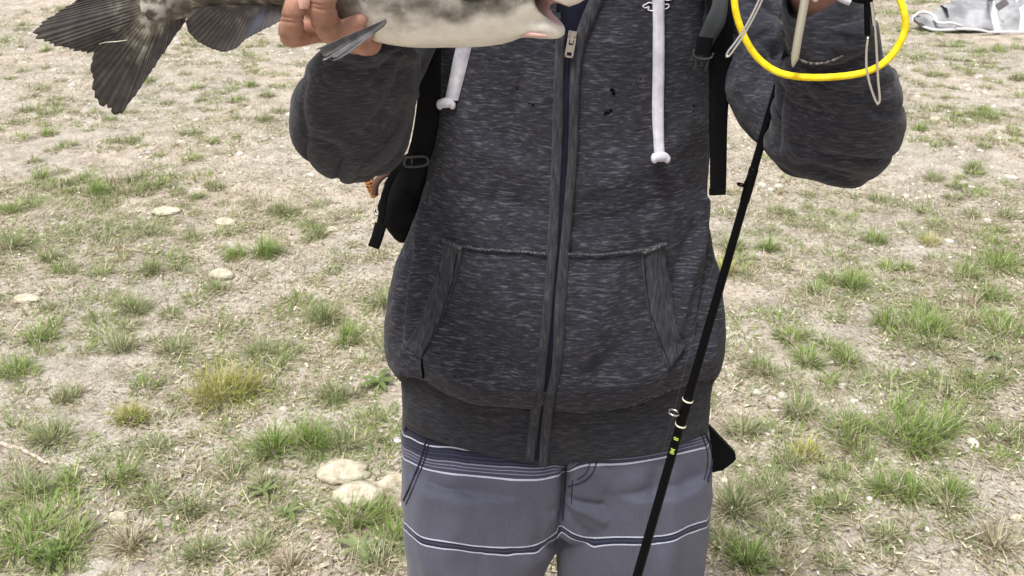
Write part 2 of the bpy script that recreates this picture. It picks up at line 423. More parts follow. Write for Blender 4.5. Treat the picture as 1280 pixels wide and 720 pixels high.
def patch_on(bvh, S, off, rim=.0, edges='tblr', bulge=None):
    nv, nu = S.shape[:2]; V = np.zeros((nv, nu, 3))
    for i in range(nv):
        for j in range(nu):
            V[i, j] = hit(bvh, S[i, j, 0], S[i, j, 1], off + (bulge(j / (nu - 1), i / (nv - 1)) if bulge else 0))
    # skirt round the edge, tucked into the cloth below
    sk = np.zeros((nv + 2, nu + 2, 3)); sk[1:-1, 1:-1] = V
    for i in range(nv + 2):
        for j in range(nu + 2):
            if i in (0, nv + 1) or j in (0, nu + 1):
                a, b = min(max(i - 1, 0), nv - 1), min(max(j - 1, 0), nu - 1)
                sk[i, j] = hit(bvh, S[a, b, 0], S[a, b, 1], -.002)
    return sk.reshape(-1, 3), quads(nv + 2, nu + 2)
def wrinkle_noise(V, sx, sy, amp):
    return (fbm(V[:, 0] * sx + 5, V[:, 2] * sy + V[:, 1] * sx * .7 + 5, 4) - .46) * amp

# =================================================================== GROUND
def axis(lo, hi, dens_lo, dens_hi, step, far):
    a = np.arange(dens_lo, dens_hi + step, step); s = step; out = [a]
    l = dens_lo; r = dens_hi; L = []; R = []
    while l > lo or r < hi:
        s *= 1.22
        if l > lo: l -= s; L.append(l)
        if r < hi: r += s; R.append(r)
    return np.array(L[::-1] + list(a) + R)
gx = axis(-600, 600, -3.4, 3.6, .022, 0); gy = axis(-300, 900, 1.3, 7.2, .022, 0)
XX, YY = np.meshgrid(gx, gy); ZZ = ground_h(XX, YY)
far = np.clip((np.hypot(XX, YY - 4) - 12) / 20, 0, 1); ZZ = ZZ * (1 - far)
nr, nc = XX.shape; idx = np.arange(nr * nc).reshape(nr, nc)
fq = np.stack([idx[:-1, :-1], idx[:-1, 1:], idx[1:, 1:], idx[1:, :-1]], -1).reshape(-1, 4)
gnd = mk('ground', np.stack([XX, YY, ZZ], -1).reshape(-1, 3), fq, 'ground')
tag(gnd, 'dry beige sandy soil with straw and sparse grass', None, kind='structure')

def ground_h(x, y):
    x = np.asarray(x, float); y = np.asarray(y, float)
    i = np.clip(np.searchsorted(gx, x) - 1, 0, len(gx) - 2); j = np.clip(np.searchsorted(gy, y) - 1, 0, len(gy) - 2)
    u = (x - gx[i]) / (gx[i + 1] - gx[i]); v = (y - gy[j]) / (gy[j + 1] - gy[j])
    return (ZZ[j, i] * (1 - u) + ZZ[j, i + 1] * u) * (1 - v) + (ZZ[j + 1, i] * (1 - u) + ZZ[j + 1, i + 1] * u) * v
# ---- vegetation generators
GREENS = np.array([(.185, .285, .055), (.22, .315, .075), (.27, .35, .115), (.14, .225, .045), (.32, .38, .15)])
DRY = np.array([(.42, .36, .24), (.52, .46, .33), (.34, .28, .19), (.60, .55, .43), (.25, .20, .14)])
YEL = np.array([(.37, .36, .08), (.31, .33, .08), (.42, .39, .14)])
GREY_G = np.array([(.225, .285, .115), (.28, .325, .15), (.185, .24, .09), (.35, .36, .20)])
def blades(base, azim, length, width, lean, curl, tint, seg=3):
    """vectorised grass blades: tapered bent strips"""
    n = len(base); k = np.linspace(0, 1, seg + 1)
    d = np.stack([np.cos(azim), np.sin(azim), np.zeros(n)], 1); s = np.stack([-np.sin(azim), np.cos(azim), np.zeros(n)], 1)
    V = np.zeros((n, seg * 2 + 1, 3)); p = base.copy(); ang = lean.copy()
    for i in range(seg + 1):
        wv = width * (1 - k[i] ** 1.6)
        if i < seg:
            V[:, 2 * i] = p - s * wv[:, None] / 2; V[:, 2 * i + 1] = p + s * wv[:, None] / 2
        else: V[:, 2 * i] = p
        st = length / seg
        p = p + d * (np.sin(ang) * st)[:, None] + np.array([0, 0, 1.0]) * (np.cos(ang) * st)[:, None]
        ang = ang + curl / seg
    V[:, :, 2] = np.maximum(V[:, :, 2], ground_h(V[:, :, 0], V[:, :, 1]) + .0025)
    m = seg * 2 + 1; fl = []
    o = (np.arange(n) * m)[:, None]
    for i in range(seg):
        b = 2 * i
        if i < seg - 1: fl.append(o + np.array([b, b + 1, b + 3])); fl.append(o + np.array([b, b + 3, b + 2]))
        else: fl.append(o + np.array([b, b + 1, b + 2]))
    c = np.repeat(np.c_[tint, np.ones(n)][:, None], m, 1)
    kk = np.r_[np.repeat(k[:-1], 2), 1.0]
    base_tan = np.array([.40, .35, .22, 1]); wgt = np.clip(1 - kk * 3.5, 0, 1)[None, :, None] * .55
    c = c * (1 - wgt) + base_tan * wgt
    return V.reshape(-1, 3), np.vstack(fl), c.reshape(-1, 4)
def tuft_data(x, y, rad, hgt, nb, pal, dryfrac=.15, spread=.5, ry=None, wide=1.0):
    ry = rad * .8 if ry is None else ry
    ncl = max(1, int(rad * max(ry, .03) / .0016)); ca = RNG.random(ncl) * 6.283; cr = np.sqrt(RNG.random(ncl))
    if ncl == 1: cr[:] = 0
    which = RNG.integers(0, ncl, nb); sg_ = min(rad, .024 + .018 * RNG.random())
    a = RNG.random(nb) * 6.283; r = sg_ * np.sqrt(RNG.random(nb))
    ox = cr[which] * np.cos(ca[which]) * rad * .8 + r * np.cos(a); oy = cr[which] * np.sin(ca[which]) * ry * .8 + r * np.sin(a)
    bx, by = x + ox, y + oy
    base = np.stack([bx, by, ground_h(bx, by) - .004], 1)
    az = np.where(RNG.random(nb) < .5, a, np.arctan2(oy, ox)) + RNG.normal(0, .7, nb); out = r / (sg_ + 1e-6)
    clh = (.55 + .6 * RNG.random(ncl))[which] if ncl > 1 else 1.0
    ln = hgt * (.30 + .85 * RNG.random(nb) ** 1.4) * clh
    lean = np.clip(.10 + spread * out * .8 + RNG.normal(0, .30, nb), 0, 1.45); curl = np.abs(RNG.normal(.8, .6, nb))
    tint = pal[RNG.integers(0, len(pal), nb)] * (.70 + .6 * RNG.random((nb, 1)))
    dr = RNG.random(nb) < dryfrac; tint[dr] = DRY[RNG.integers(0, len(DRY), dr.sum())] * (.7 + .5 * RNG.random((dr.sum(), 1)))
    lean[dr] += .45; ln[dr] *= .9
    return base, az, ln, (.0016 + .0024 * RNG.random(nb)) * wide, lean, curl, tint
def cat_data(L): return [np.concatenate(k) for k in zip(*L)]

# distinct tussocks one can point at: px, py (base), width px, height px, palette, blades, dry share, label
PAL = {'g': GREENS, 'y': YEL, 'd': GREY_G, 's': DRY}
named = [
 (347, 580, 96, 74, 'g', 520, .10, 'thick bright green grass tussock above the three pale stones'),
 (272, 500, 115, 52, 'y', 520, .22, 'yellow green grass tussock left of the thick bright green tussock'),
 (310, 328, 80, 34, 'g', 420, .10, 'compact green grass tussock between two flat white stones and dangling strap'),
 (30, 712, 120, 88, 'g', 520, .15, 'tall green grass clump in the bottom left corner'),
 (432, 664, 88, 60, 'g', 380, .22, 'green grass tuft directly below the pale stones beside the shorts'),
 (112, 620, 85, 66, 'g', 240, .30, 'loose green tuft between white round pebble and bleached twig'),
 (222, 640, 110, 66, 'd', 300, .35, 'straggly grey green tuft right of the white round pebble'),
 (162, 526, 70, 26, 'y', 220, .30, 'small yellow tuft left of the yellow green tussock'),
 (112, 250, 48, 32, 'g', 220, .10, 'small upright green tuft under the fish tail on the far left'),
 (358, 272, 84, 30, 'd', 330, .4, 'dull dry green tuft just below the left sleeve elbow'),
 (1160, 440, 100, 78, 'g', 560, .18, 'tall upright green clump above the large right grass patch'),
 (1120, 566, 190, 92, 'g', 900, .22, 'largest spreading green grass patch on the right side'),
 (1150, 628, 130, 56, 'g', 480, .22, 'green clump at the lower end of the large right patch'),
 (1066, 362, 110, 38, 'g', 440, .18, 'wide low green grass strip right of the fishing rod'),
 (1096, 303, 44, 26, 'g', 170, .12, 'small round green tuft below the yellow rope on the right'),
 (1131, 165, 50, 22, 'g', 200, .08, 'bright green tuft beside the raised right sleeve'),
 (922, 648, 84, 58, 'd', 300, .30, 'pale grey green tuft beside the right leg of the shorts'),
 (938, 716, 100, 44, 'g', 300, .18, 'broad leaved green tuft at bottom right of the shorts'),
 (1250, 690, 44, 44, 's', 130, .6, 'sparse straw coloured tuft near the bottom right corner'),
 (402, 400, 84, 40, 'd', 320, .3, 'grey green tuft left of the hoodie below its pocket height'),
]
for px, py, wp, hp, pal, nb, df, lab in named:
    g = G(px, py); t = (g - CAM).length; k = t / F_PX
    rad = wp * k * .5; hg = min(hp * k * .95, .085 + .035 * hp / 90); ry = float(np.clip((hp * k - hg * .75) / 1.15, .25 * rad, rad))
    d = tuft_data(g.x, g.y + ry * .8, rad, hg * 1.02, int(nb * 1.5), PAL[pal], df + .10, .85, ry)
    v, f, c = blades(*d)
    o = mk('grass_tussock', v, f, 'grass', base=(g.x, g.y, float(ground_h(g.x, g.y))), smooth=False, attrs={'tint': ('FLOAT_COLOR', c)})
    tag(o, lab, 'grass tussock', 'grass tussocks on the dry ground')

# other tufts seen in the photograph, then random sparse cover: one uncountable mass
more = [(48,222,38,24,'g'),(165,228,40,20,'d'),(185,292,60,24,'d'),(42,432,46,30,'g'),(14,474,50,34,'g'),(162,345,66,30,'d'),(166,393,66,28,'d'),
 (350,442,96,40,'d'),(424,432,66,42,'g'),(484,445,46,52,'d'),(268,365,56,24,'d'),(300,106,44,16,'g'),(60,166,32,14,'g'),(30,136,40,16,'d'),(12,270,30,24,'g'),
 (10,320,60,40,'d'),(60,330,60,24,'d'),(400,300,44,20,'d'),(240,300,40,18,'d'),(245,170,60,16,'d'),(150,140,50,14,'d'),(330,155,40,16,'d'),(250,60,40,12,'d'),(330,60,50,14,'g'),
 (480,385,40,40,'d'),(415,500,60,30,'d'),(330,610,60,22,'d'),(430,560,60,28,'d'),(60,560,80,40,'d'),(80,505,70,20,'d'),(20,640,70,50,'d'),(160,690,60,34,'s'),(250,700,60,34,'d'),
 (360,715,60,30,'s'),(320,690,50,26,'d'),(490,690,60,56,'g'),(470,716,60,40,'d'),(150,440,70,30,'d'),(215,440,60,30,'d'),(245,250,30,14,'d'),
 (1240,336,66,28,'g'),(1196,346,66,28,'g'),(1236,148,66,26,'g'),(990,432,60,30,'g'),(918,310,56,30,'d'),(908,345,46,30,'y'),(1012,460,70,30,'g'),(1010,572,46,26,'y'),(962,312,56,30,'g'),
 (1110,680,40,26,'d'),(1165,305,40,16,'y'),(950,470,60,30,'d'),(930,545,60,36,'d'),(1000,520,60,36,'d'),(1060,460,60,32,'g'),(1240,480,80,40,'d'),(1250,560,80,40,'d'),(1200,500,90,60,'g'),
 (1260,430,50,40,'g'),(1110,340,70,30,'g'),(1020,370,40,24,'g'),(960,620,40,30,'d'),(1190,640,60,30,'d'),(1240,270,60,20,'d'),(1170,225,50,16,'d'),(1100,250,40,16,'d'),(1230,215,60,20,'d'),(960,265,60,20,'d'),
 (1050,640,50,30,'d'),(1040,600,40,20,'d'),(970,670,40,26,'d'),(905,690,40,30,'d'),(1150,75,60,20,'g'),(1110,72,44,22,'g'),(1200,60,60,14,'g'),(1240,66,60,16,'g'),(1270,62,60,16,'g'),(1170,95,60,16,'d'),(1260,100,60,16,'d'),(1130,40,30,14,'g'),(690,712,22,20,'d'),
 (1120,20,50,20,'g'),(1160,3,80,14,'g'),(1090,12,40,20,'g')]
L = []
for px, py, wp, hp, pal in more:
    g = G(px, py); k = (g - CAM).length / F_PX
    hg = min(hp * k * .95, .09); ry = float(np.clip((hp * k - hg * .75) / 1.15, .25 * wp * k * .5, wp * k * .5))
    L.append(tuft_data(g.x, g.y + ry * .8, wp * k * .5, hg, int(90 + wp * 3.4), PAL[pal], .36, .95, ry))
# grass mats as they lie on the ground: centre, half width and half depth in photograph pixels, share
mats = [(1130, 540, 190, 120, 1), (1060, 365, 130, 45, .9), (1190, 410, 110, 70, .9), (960, 440, 80, 60, .8), (930, 320, 60, 45, .8), (1230, 330, 80, 40, .9), (990, 560, 80, 60, .6), (1220, 145, 110, 40, .8), (1170, 85, 140, 40, 1), (1240, 220, 90, 40, .5), (940, 680, 70, 70, .7),
        (310, 460, 200, 65, .8), (60, 620, 130, 100, .9), (230, 620, 120, 70, .8), (430, 400, 80, 80, .8), (110, 410, 140, 60, .6), (340, 290, 100, 45, .8), (120, 245, 130, 45, .7), (440, 640, 80, 80, .8), (480, 540, 50, 70, .8), (180, 330, 120, 50, .6), (40, 300, 80, 50, .7),
        (200, 170, 160, 40, .5), (60, 150, 90, 30, .6), (310, 110, 100, 30, .6), (60, 30, 120, 40, .5), (300, 80, 90, 40, .4), (130, 500, 120, 40, .6), (1060, 280, 120, 40, .5), (1230, 600, 100, 80, .5), (1120, 30, 80, 40, .9), (350, 690, 140, 50, .5), (160, 690, 120, 50, .5)]
LF_ = []; nT = 7800
ty = np.where(RNG.random(nT) < .27, 1.5 + 2.9 * RNG.random(nT) ** .7, 1.4 + 9.0 * RNG.random(nT) ** .66); tx = (RNG.random(nT) * 2 - 1) * (.7 + ty * .60)
den = fbm(tx * 1.1 + 7, ty * 1.1 + 3, 3); qq = proj(np.stack([tx, ty, np.zeros(nT)], 1)); mm_ = np.zeros(nT)
for cx_, cy_, rx_, ry_, sh in mats: mm_ = np.maximum(mm_, sh * np.clip(1.35 - np.hypot((qq[:, 0] - cx_) / rx_, (qq[:, 1] - cy_) / ry_), 0, 1))
off_frame = (qq[:, 0] < -20) | (qq[:, 0] > 1300) | (qq[:, 1] > 740) | (qq[:, 1] < -10)
prob = np.clip(.10 + (den - .40) * 2.2, .03, .5); prob = np.where(off_frame, prob + .26, prob * .75 + mm_ * .85)
for x, y, p_, mt in zip(tx, ty, prob, mm_):
    if RNG.random() > p_: continue
    s_ = RNG.random(); gr = .28 + .35 * mt
    pal = GREENS if s_ < gr else GREY_G if s_ < .90 else DRY
    (L if y < 4.2 else LF_).append(tuft_data(x, y, .04 + .12 * RNG.random(), .022 + .05 * RNG.random() ** 1.3, int((50 + 110 * RNG.random()) * (1 if y < 6 else .75)), pal, .36, .95, wide=1.0 if y < 4.2 else 1.6))
nS = 70000                                        # single low blades
sy = 1.4 + 8.5 * RNG.random(nS) ** .9; sx = (RNG.random(nS) * 2 - 1) * (.7 + sy * .58)
keep = fbm(sx * 1.6 + 21, sy * 1.6 + 13, 4) > (.36 + .18 * RNG.random(nS)); sx, sy = sx[keep], sy[keep]; ns = len(sx)
tint = np.where((RNG.random(ns) < .6)[:, None], GREY_G[RNG.integers(0, 4, ns)], DRY[RNG.integers(0, 5, ns)])
L.append((np.stack([sx, sy, ground_h(sx, sy) - .003], 1), RNG.random(ns) * 6.283, .012 + .040 * RNG.random(ns) ** 1.5, .0010 + .0022 * RNG.random(ns),
          RNG.random(ns) * 1.45, np.abs(RNG.normal(.5, .5, ns)), tint * (.75 + .5 * RNG.random((ns, 1)))))
v, f, c = blades(*cat_data(L)); v2, f2, c2 = blades(*cat_data(LF_), seg=2); f = np.vstack([f, f2 + len(v)]); v = np.vstack([v, v2]); c = np.vstack([c, c2])
o = mk('grass_cover', v, f, 'grass', smooth=False, attrs={'tint': ('FLOAT_COLOR', c)})
tag(o, 'thin low dry green grass scattered all over the sandy soil', 'grass', kind='stuff')

# dry straw and leaf litter lying flat
nL = 170000
ly = 1.4 + 7.5 * RNG.random(nL) ** 1.3; lx = (RNG.random(nL) * 2 - 1) * (1.1 + ly * .56)
keep = fbm(lx * 1.3 + 3, ly * 1.3 + 31, 4) > (.30 + .24 * RNG.random(nL)); lx, ly = lx[keep], ly[keep]; nl = len(lx)
tint = DRY[RNG.integers(0, 5, nl)] * np.where(RNG.random((nl, 1)) < .25, .28 + .2 * RNG.random((nl, 1)), .6 + .75 * RNG.random((nl, 1)))
short = RNG.random(nl) < .45
ln = np.where(short, .008 + .015 * RNG.random(nl), .02 + .06 * RNG.random(nl) ** 1.5)
wd = np.where(short, .003 + .006 * RNG.random(nl), .001 + .0022 * RNG.random(nl))
v, f, c = blades(np.stack([lx, ly, ground_h(lx, ly) + .003 + .008 * RNG.random(nl)], 1), RNG.random(nl) * 6.283, ln, wd, 1.25 + .35 * RNG.random(nl), RNG.normal(.1, .35, nl), tint, 2)
o = mk('dry_litter', v, f, 'litter', smooth=False, attrs={'tint': ('FLOAT_COLOR', c)})
tag(o, 'bleached straw and dead leaf bits strewn over the soil', 'straw', kind='stuff')

# gravel: uncountable pale pebbles, thickest farther back
def ico(sub):
    bm = bmesh.new(); bmesh.ops.create_icosphere(bm, subdivisions=sub, radius=1)
    v = np.array([tuple(k.co) for k in bm.verts]); f = np.array([[k.index for k in q.verts] for q in bm.faces]); bm.free(); return v, f
iv, jf = ico(1)
nP = 30000
py_ = 1.5 + 10.5 * RNG.random(nP) ** .8; px_ = (RNG.random(nP) * 2 - 1) * (1.2 + py_ * .6)
zone = fbm(px_ * .8 + 11, py_ * .8 + 5, 4) + np.clip((py_ - 3.8) * .05, -.17, .13)
keep = zone > (.38 + .24 * RNG.random(nP)); px_, py_ = px_[keep], py_[keep]; npb = len(px_)
sz = .003 + .010 * RNG.random(npb) ** 2.5 + .019 * (RNG.random(npb) < .08) * RNG.random(npb) * np.clip(py_ / 4, .3, 1.2)
ang = RNG.random(npb) * 6.283; sxx = sz * (1 + .5 * RNG.random(npb)); szz = sz * (.25 + .3 * RNG.random(npb))
jit = 1 + .22 * (RNG.random((npb, len(iv), 1)) - .5) * 2
pv = iv[None] * jit * np.stack([sxx, sz, szz], 1)[:, None]
ca, sa = np.cos(ang)[:, None], np.sin(ang)[:, None]
X = pv[..., 0] * ca - pv[..., 1] * sa + px_[:, None]; Y = pv[..., 0] * sa + pv[..., 1] * ca + py_[:, None]
Z = pv[..., 2] + (ground_h(px_, py_) + szz * .1)[:, None]
pf = (jf[None] + (np.arange(npb) * len(iv))[:, None, None]).reshape(-1, 3)
ptint = (np.array([.60, .56, .49]) + RNG.normal(0, .008, (npb, 3))) * (.6 + .55 * RNG.random((npb, 1)))
o = mk('gravel', np.stack([X, Y, Z], -1).reshape(-1, 3), pf, 'pebble', attrs={'tint': ('FLOAT_COLOR', np.repeat(np.c_[np.clip(ptint, .1, .8), np.ones(npb)], len(iv), 0))})
tag(o, 'small pale pebbles scattered over the soil', 'gravel', kind='stuff')

# single stones one can point at
sv_, sf_ = ico(4)
def stone(px, py, wp, hp, label, seed, flat=.6, name='stone'):
    g = G(px, py); k = (g - CAM).length / F_PX; rx = wp * k / 2; rz = hp * k * .54; ry = rx * .55
    v = sv_ * np.array([rx, ry, rz])
    d = 1 + .38 * (fbm(sv_[:, 0] * 1.7 + seed, sv_[:, 1] * 1.5 + sv_[:, 2] * 2.3 + seed * 2, 3) - .45) + .16 * (fbm(sv_[:, 0] * 6 + seed, sv_[:, 2] * 7 + sv_[:, 1] * 5, 2) - .4)
    v = v * d[:, None]; z0 = float(ground_h(g.x, g.y))
    o = mk(name, v + np.array([g.x, g.y, z0 + rz * .38]), sf_, 'stone', base=(g.x, g.y, z0))
    o.rotation_euler = (0, 0, 0); tag(o, label, 'stone', 'pale stones on the ground'); return o
stone(430, 592, 62, 26, 'rear long pale stone of the three beside the shorts', 1.3)
stone(448, 624, 60, 28, 'front long pale stone half hidden behind the green tuft', 4.1)
stone(496, 616, 44, 36, 'round pale stone touching the left edge of the shorts', 7.7)
stone(148, 652, 22, 15, 'small white round pebble alone at lower left', 2.2)
stone(208, 268, 34, 10, 'flat white stone below the fish tail', 3.4)
stone(282, 281, 26, 11, 'flat white stone just above the compact green tussock', 5.5)
stone(277, 346, 30, 13, 'flat white stone just below the compact green tussock', 6.6)
stone(33, 378, 30, 10, 'flat white stone near the left edge of the picture', 8.8)
stone(415, 293, 18, 7, 'small flat white stone left of the dangling black strap', 9.1)
stone(1270, 652, 16, 9, 'small pale stone at the right edge near the bottom', 10.4)
stone(1168, 152, 12, 7, 'tiny white stone right of the bright green tuft by the sleeve', 12.9)

# broad leaved rosettes
def rosette(px, py, wp, nleaf, label, tint):
    g = G(px, py); k = (g - CAM).length / F_PX; z0 = float(ground_h(g.x, g.y))
    root = empty('rosette_weed', (g.x, g.y, z0)); tag(root, label, 'weed', 'broad leaved weeds')
    for i in range(nleaf):
        a = i * 2.399 + .4; ln = wp * k * .55 * (.75 + .4 * random.random()); V = []; ns_, w0 = 7, ln * .27
        for s in range(ns_ + 1):
            t = s / ns_; ww = w0 * math.sin(min(1, t * 1.02) ** .8 * math.pi) ** .7 * .5 if 0 < t < 1 else w0 * .05
            r = ln * t; zz = .012 + ln * (.55 * t - .50 * t * t)
            for u in (-1, 0, 1):
                V.append((g.x + r * math.cos(a) - u * ww * math.sin(a), g.y + r * math.sin(a) + u * ww * math.cos(a), z0 + zz + abs(u) * ww * .35))
        c = np.tile([*(np.array(tint) * (.85 + .3 * random.random())), 1], (len(V), 1))
        mk('leaf', V, quads(ns_ + 1, 3), 'grass', root, attrs={'tint': ('FLOAT_COLOR', c)})
rosette(449, 692, 56, 7, 'flat pale green leaf rosette below the tuft near the shorts', (.24, .29, .13))
rosette(474, 482, 44, 6, 'bright green leafy weed beside the hoodie waistband', (.15, .21, .07))
rosette(362, 642, 40, 5, 'small leafy weed between the grey green tuft and the pale stones', (.19, .25, .09))
rosette(330, 616, 36, 5, 'small leafy weed left of the front pale stone', (.20, .25, .10))
rosette(60, 700, 46, 6, 'leafy weed inside the bottom left grass clump', (.13, .18, .06))
rosette(1240, 452, 28, 7, 'pale leafy weed near the right edge above middle patch', (.18, .21, .10))

def twig(pts, r, label):
    p = [np.array(G(a, b)) for a, b in pts]; p = resample(p, 14); p[:, 2] = ground_h(p[:, 0], p[:, 1]) + r
    p += RNG.normal(0, r * .5, p.shape); v, f = tube(p, np.linspace(r, r * .7, 14), 8)
    tag(mk('twig', v, f, 'twig', base=tuple(p[0])), label, 'twig', 'twigs on the ground')
twig([(2, 562), (30, 570), (66, 586)], .0065, 'bleached curved twig at the left edge')
twig([(268, 590), (286, 582), (300, 574)], .005, 'short brown twig left of the thick bright green tussock')
twig([(402, 716), (416, 708), (430, 703)], .006, 'short pale twig at the bottom edge near the shorts')
twig([(492, 600), (498, 590), (508, 582)], .005, 'thin twig behind the round pale stone by the shorts')

# =================================================================== MESH SACK lying on the grass
gk = G(1170, 38); sack = empty('mesh_sack', tuple(gk)); tag(sack, 'grey mesh sack with white piping lying on the grass', 'sack')
YS = gk.y
rowsx = [(1143, 22, 25, .05), (1152, 14, 33, .14), (1165, 10.5, 37, .22), (1180, 5, 37.5, .26), (1200, 1, 36.5, .28), (1220, 0, 37.5, .30), (1240, -3, 41, .31), (1260, -6, 46, .32), (1285, -8, 48, .32), (1320, -8, 50, .3), (1345, 5, 42, .2)]
rr = resample(rowsx, 60); V = []; nsg = 40
for x, yt, yb, hd in rr:
    a = P(x, yt, YS + hd); b = P(x, yb, YS); c = (np.array(a) + np.array(b)) / 2; 
    for j in range(nsg):
        t = 2 * math.pi * j / nsg; s = math.sin(t)
        q = c + (np.array(a) - np.array(b)) / 2 * s + np.array([0, 1, 0]) * math.cos(t) * hd * .42
        q = q + np.array([0, 0, .02]) * (vnoise(np.array([x * .12]), np.array([j * .5]))[0] - .5) * 2 + np.array([.01, -.03, 0]) * (fbm(np.array([x * .07]), np.array([j * .35]))[0] - .45)
        q[2] = max(q[2], .004); V.append(q)
V = np.array(V).reshape(len(rr), nsg, 3); cut = 12; split = 36
mk('mesh_bag', V[cut:split + 1].reshape(-1, 3), quads(split + 1 - cut, nsg, True), 'mesh_grey', sack)
mk('mesh_lip', V[:cut + 1, :].reshape(-1, 3)[:(cut + 1) * nsg], [f for i, f in enumerate(quads(cut + 1, nsg, True)) if (i % nsg) > nsg * .46 or i % nsg < 2], 'mesh_grey', sack)
mk('white_panel', V[split:].reshape(-1, 3), quads(len(rr) - split, nsg, True) + [tuple(range((len(rr) - split - 1) * nsg, (len(rr) - split) * nsg))], 'white_cloth', sack)
loop = [(1141, 22), (1150, 15.5), (1160, 16), (1167, 20), (1171, 27), (1178, 29), (1188, 28.5), (1197, 31), (1203, 34), (1196, 36.5), (1180, 37.5), (1166, 37), (1152, 32), (1142, 25), (1141, 22)]
dep = [0, .02, 0, -.06, -.12, -.14, -.16, -.15, -.12, -.14, -.15, -.13, -.08, -.02, 0]
p = resample([np.array(P(a, b, YS + .08 + d)) for (a, b), d in zip(loop, dep)], 80); p[:, 2] = np.maximum(p[:, 2], .012)
v, f = tube(p, .011, 8, False); mk('piping', v, f, 'white_cloth', sack)
p = resample([np.array(P(a, b, YS - .12)) for a, b in [(1196, 36), (1215, 36.5), (1230, 38.5), (1245, 44), (1262, 47), (1290, 49)]], 30); p[:, 2] = np.maximum(p[:, 2], .012)
v, f = tube(p, .010, 8); mk('piping', v, f, 'white_cloth', sack)
sb_ = bvh_of(V.reshape(-1, 3), quads(len(rr), nsg, True))
def sackhit(px, py, off=.0):
    d = ray(px, py).normalized(); l, nn_, i, ds = sb_.ray_cast(CAM, d)
    return np.array(l - d * off) if l is not None else np.array(P(px, py, YS - .1))
for pts, wd, mm, nm in [([(1238, -6), (1240, 8), (1243, 22), (1248, 40)], 8, 'white_cloth', 'white_strap'), ([(1285, -4), (1268, 10), (1252, 25)], 8, 'mesh_grey', 'grey_strap'), ([(1246, 10), (1252, 6), (1259, 1)], 9, 'dark_hollow', 'hollow_shade')]:  # the last, dark strip paints the shade of a hollow onto the sack
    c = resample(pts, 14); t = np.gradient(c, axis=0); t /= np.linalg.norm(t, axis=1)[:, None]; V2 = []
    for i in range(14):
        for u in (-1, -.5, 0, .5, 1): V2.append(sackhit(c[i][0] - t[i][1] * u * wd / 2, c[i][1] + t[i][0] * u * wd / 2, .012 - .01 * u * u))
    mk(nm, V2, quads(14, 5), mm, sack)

# =================================================================== PERSON
XC = P(695, 400, 1.2).x
def R6(py, xl, xr, df, db, Y=1.2):
    a, b = P(xl, py, Y), P(xr, py, Y); return ((a.x + b.x) / 2, Y, a.z, (b.x - a.x) / 2, df, db)
# ---- torso of the hoodie
trows = [R6(-150, 655, 790, .06, .06), R6(-128, 600, 840, .075, .07), R6(-105, 560, 872, .085, .085), R6(-60, 541, 893, .09, .10), R6(0, 538, 893, .095, .11), R6(100, 540, 890, .096, .11), R6(200, 533, 886, .099, .11),
         R6(255, 522, 884, .10, .11), R6(300, 505, 889, .103, .11), R6(340, 490, 897, .107, .115), R6(380, 484, 902, .111, .12), R6(420, 484, 903, .112, .12), R6(445, 488, 899, .109, .12),
         R6(458, 493, 895, .104, .117), R6(466, 499, 891, .098, .112), R6(472, 502, 888, .0935, .109)]
V, f = loft(trows, 260, 260, 2.35, cap=False)
ctr = np.array([XC, 1.2]); 
def outward(V):
    d = V - np.array([XC, 1.2, 0]); d[:, 2] = 0; d[:, 0] *= .45; return d / np.linalg.norm(d, axis=1)[:, None]
nr_ = outward(V); front = np.clip((1.19 - V[:, 1]) / .03, 0, 1)
folds = [([(532, 255), (524, 310), (518, 360), (513, 415)], 6, .007), ([(516, 275), (508, 320), (502, 380), (500, 430)], 6, -.007), ([(500, 330), (496, 390), (505, 440)], 6, .004),
         ([(882, 250), (872, 310), (858, 360), (848, 415)], 6, .006), ([(890, 290), (884, 350), (876, 420)], 5, -.006), ([(868, 285), (850, 330), (842, 372)], 7, -.004), ([(893, 330), (893, 400), (884, 450)], 6, .005),
         ([(560, 150), (600, 190), (660, 215)], 18, .004), ([(548, 230), (600, 250), (670, 262)], 16, -.004), ([(740, 230), (800, 205), (870, 160)], 18, .004), ([(735, 280), (800, 262), (865, 235)], 16, -.0035),
         ([(545, 455), (600, 480), (660, 488)], 14, .004), ([(720, 490), (780, 482), (850, 452)], 14, .004), ([(640, 120), (650, 220), (648, 290)], 22, -.004), ([(770, 60), (760, 160), (770, 260)], 26, .004),
         ([(600, 345), (640, 400), (655, 470)], 16, .004), ([(560, 400), (600, 440), (650, 455)], 14, -.003), ([(760, 350), (740, 410), (720, 480)], 16, .004), ([(800, 395), (770, 440), (730, 462)], 13, -.003),
         ([(700, 120), (690, 260), (680, 400), (668, 500)], 26, .004)]
V = fold(V, nr_, [(a, b, c * 1.35) for a, b, c in folds], front)
V = V + nr_ * wrinkle_noise(V, 11, 5, .016)[:, None] + nr_ * wrinkle_noise(V, 30, 14, .006)[:, None]
V = bunch(V, nr_, -.35, 1, .060, .24, .0042, 8.8)
fa = np.array(f); cen = proj(V)[fa].mean(1); fy = V[fa][:, :, 1].mean(1)
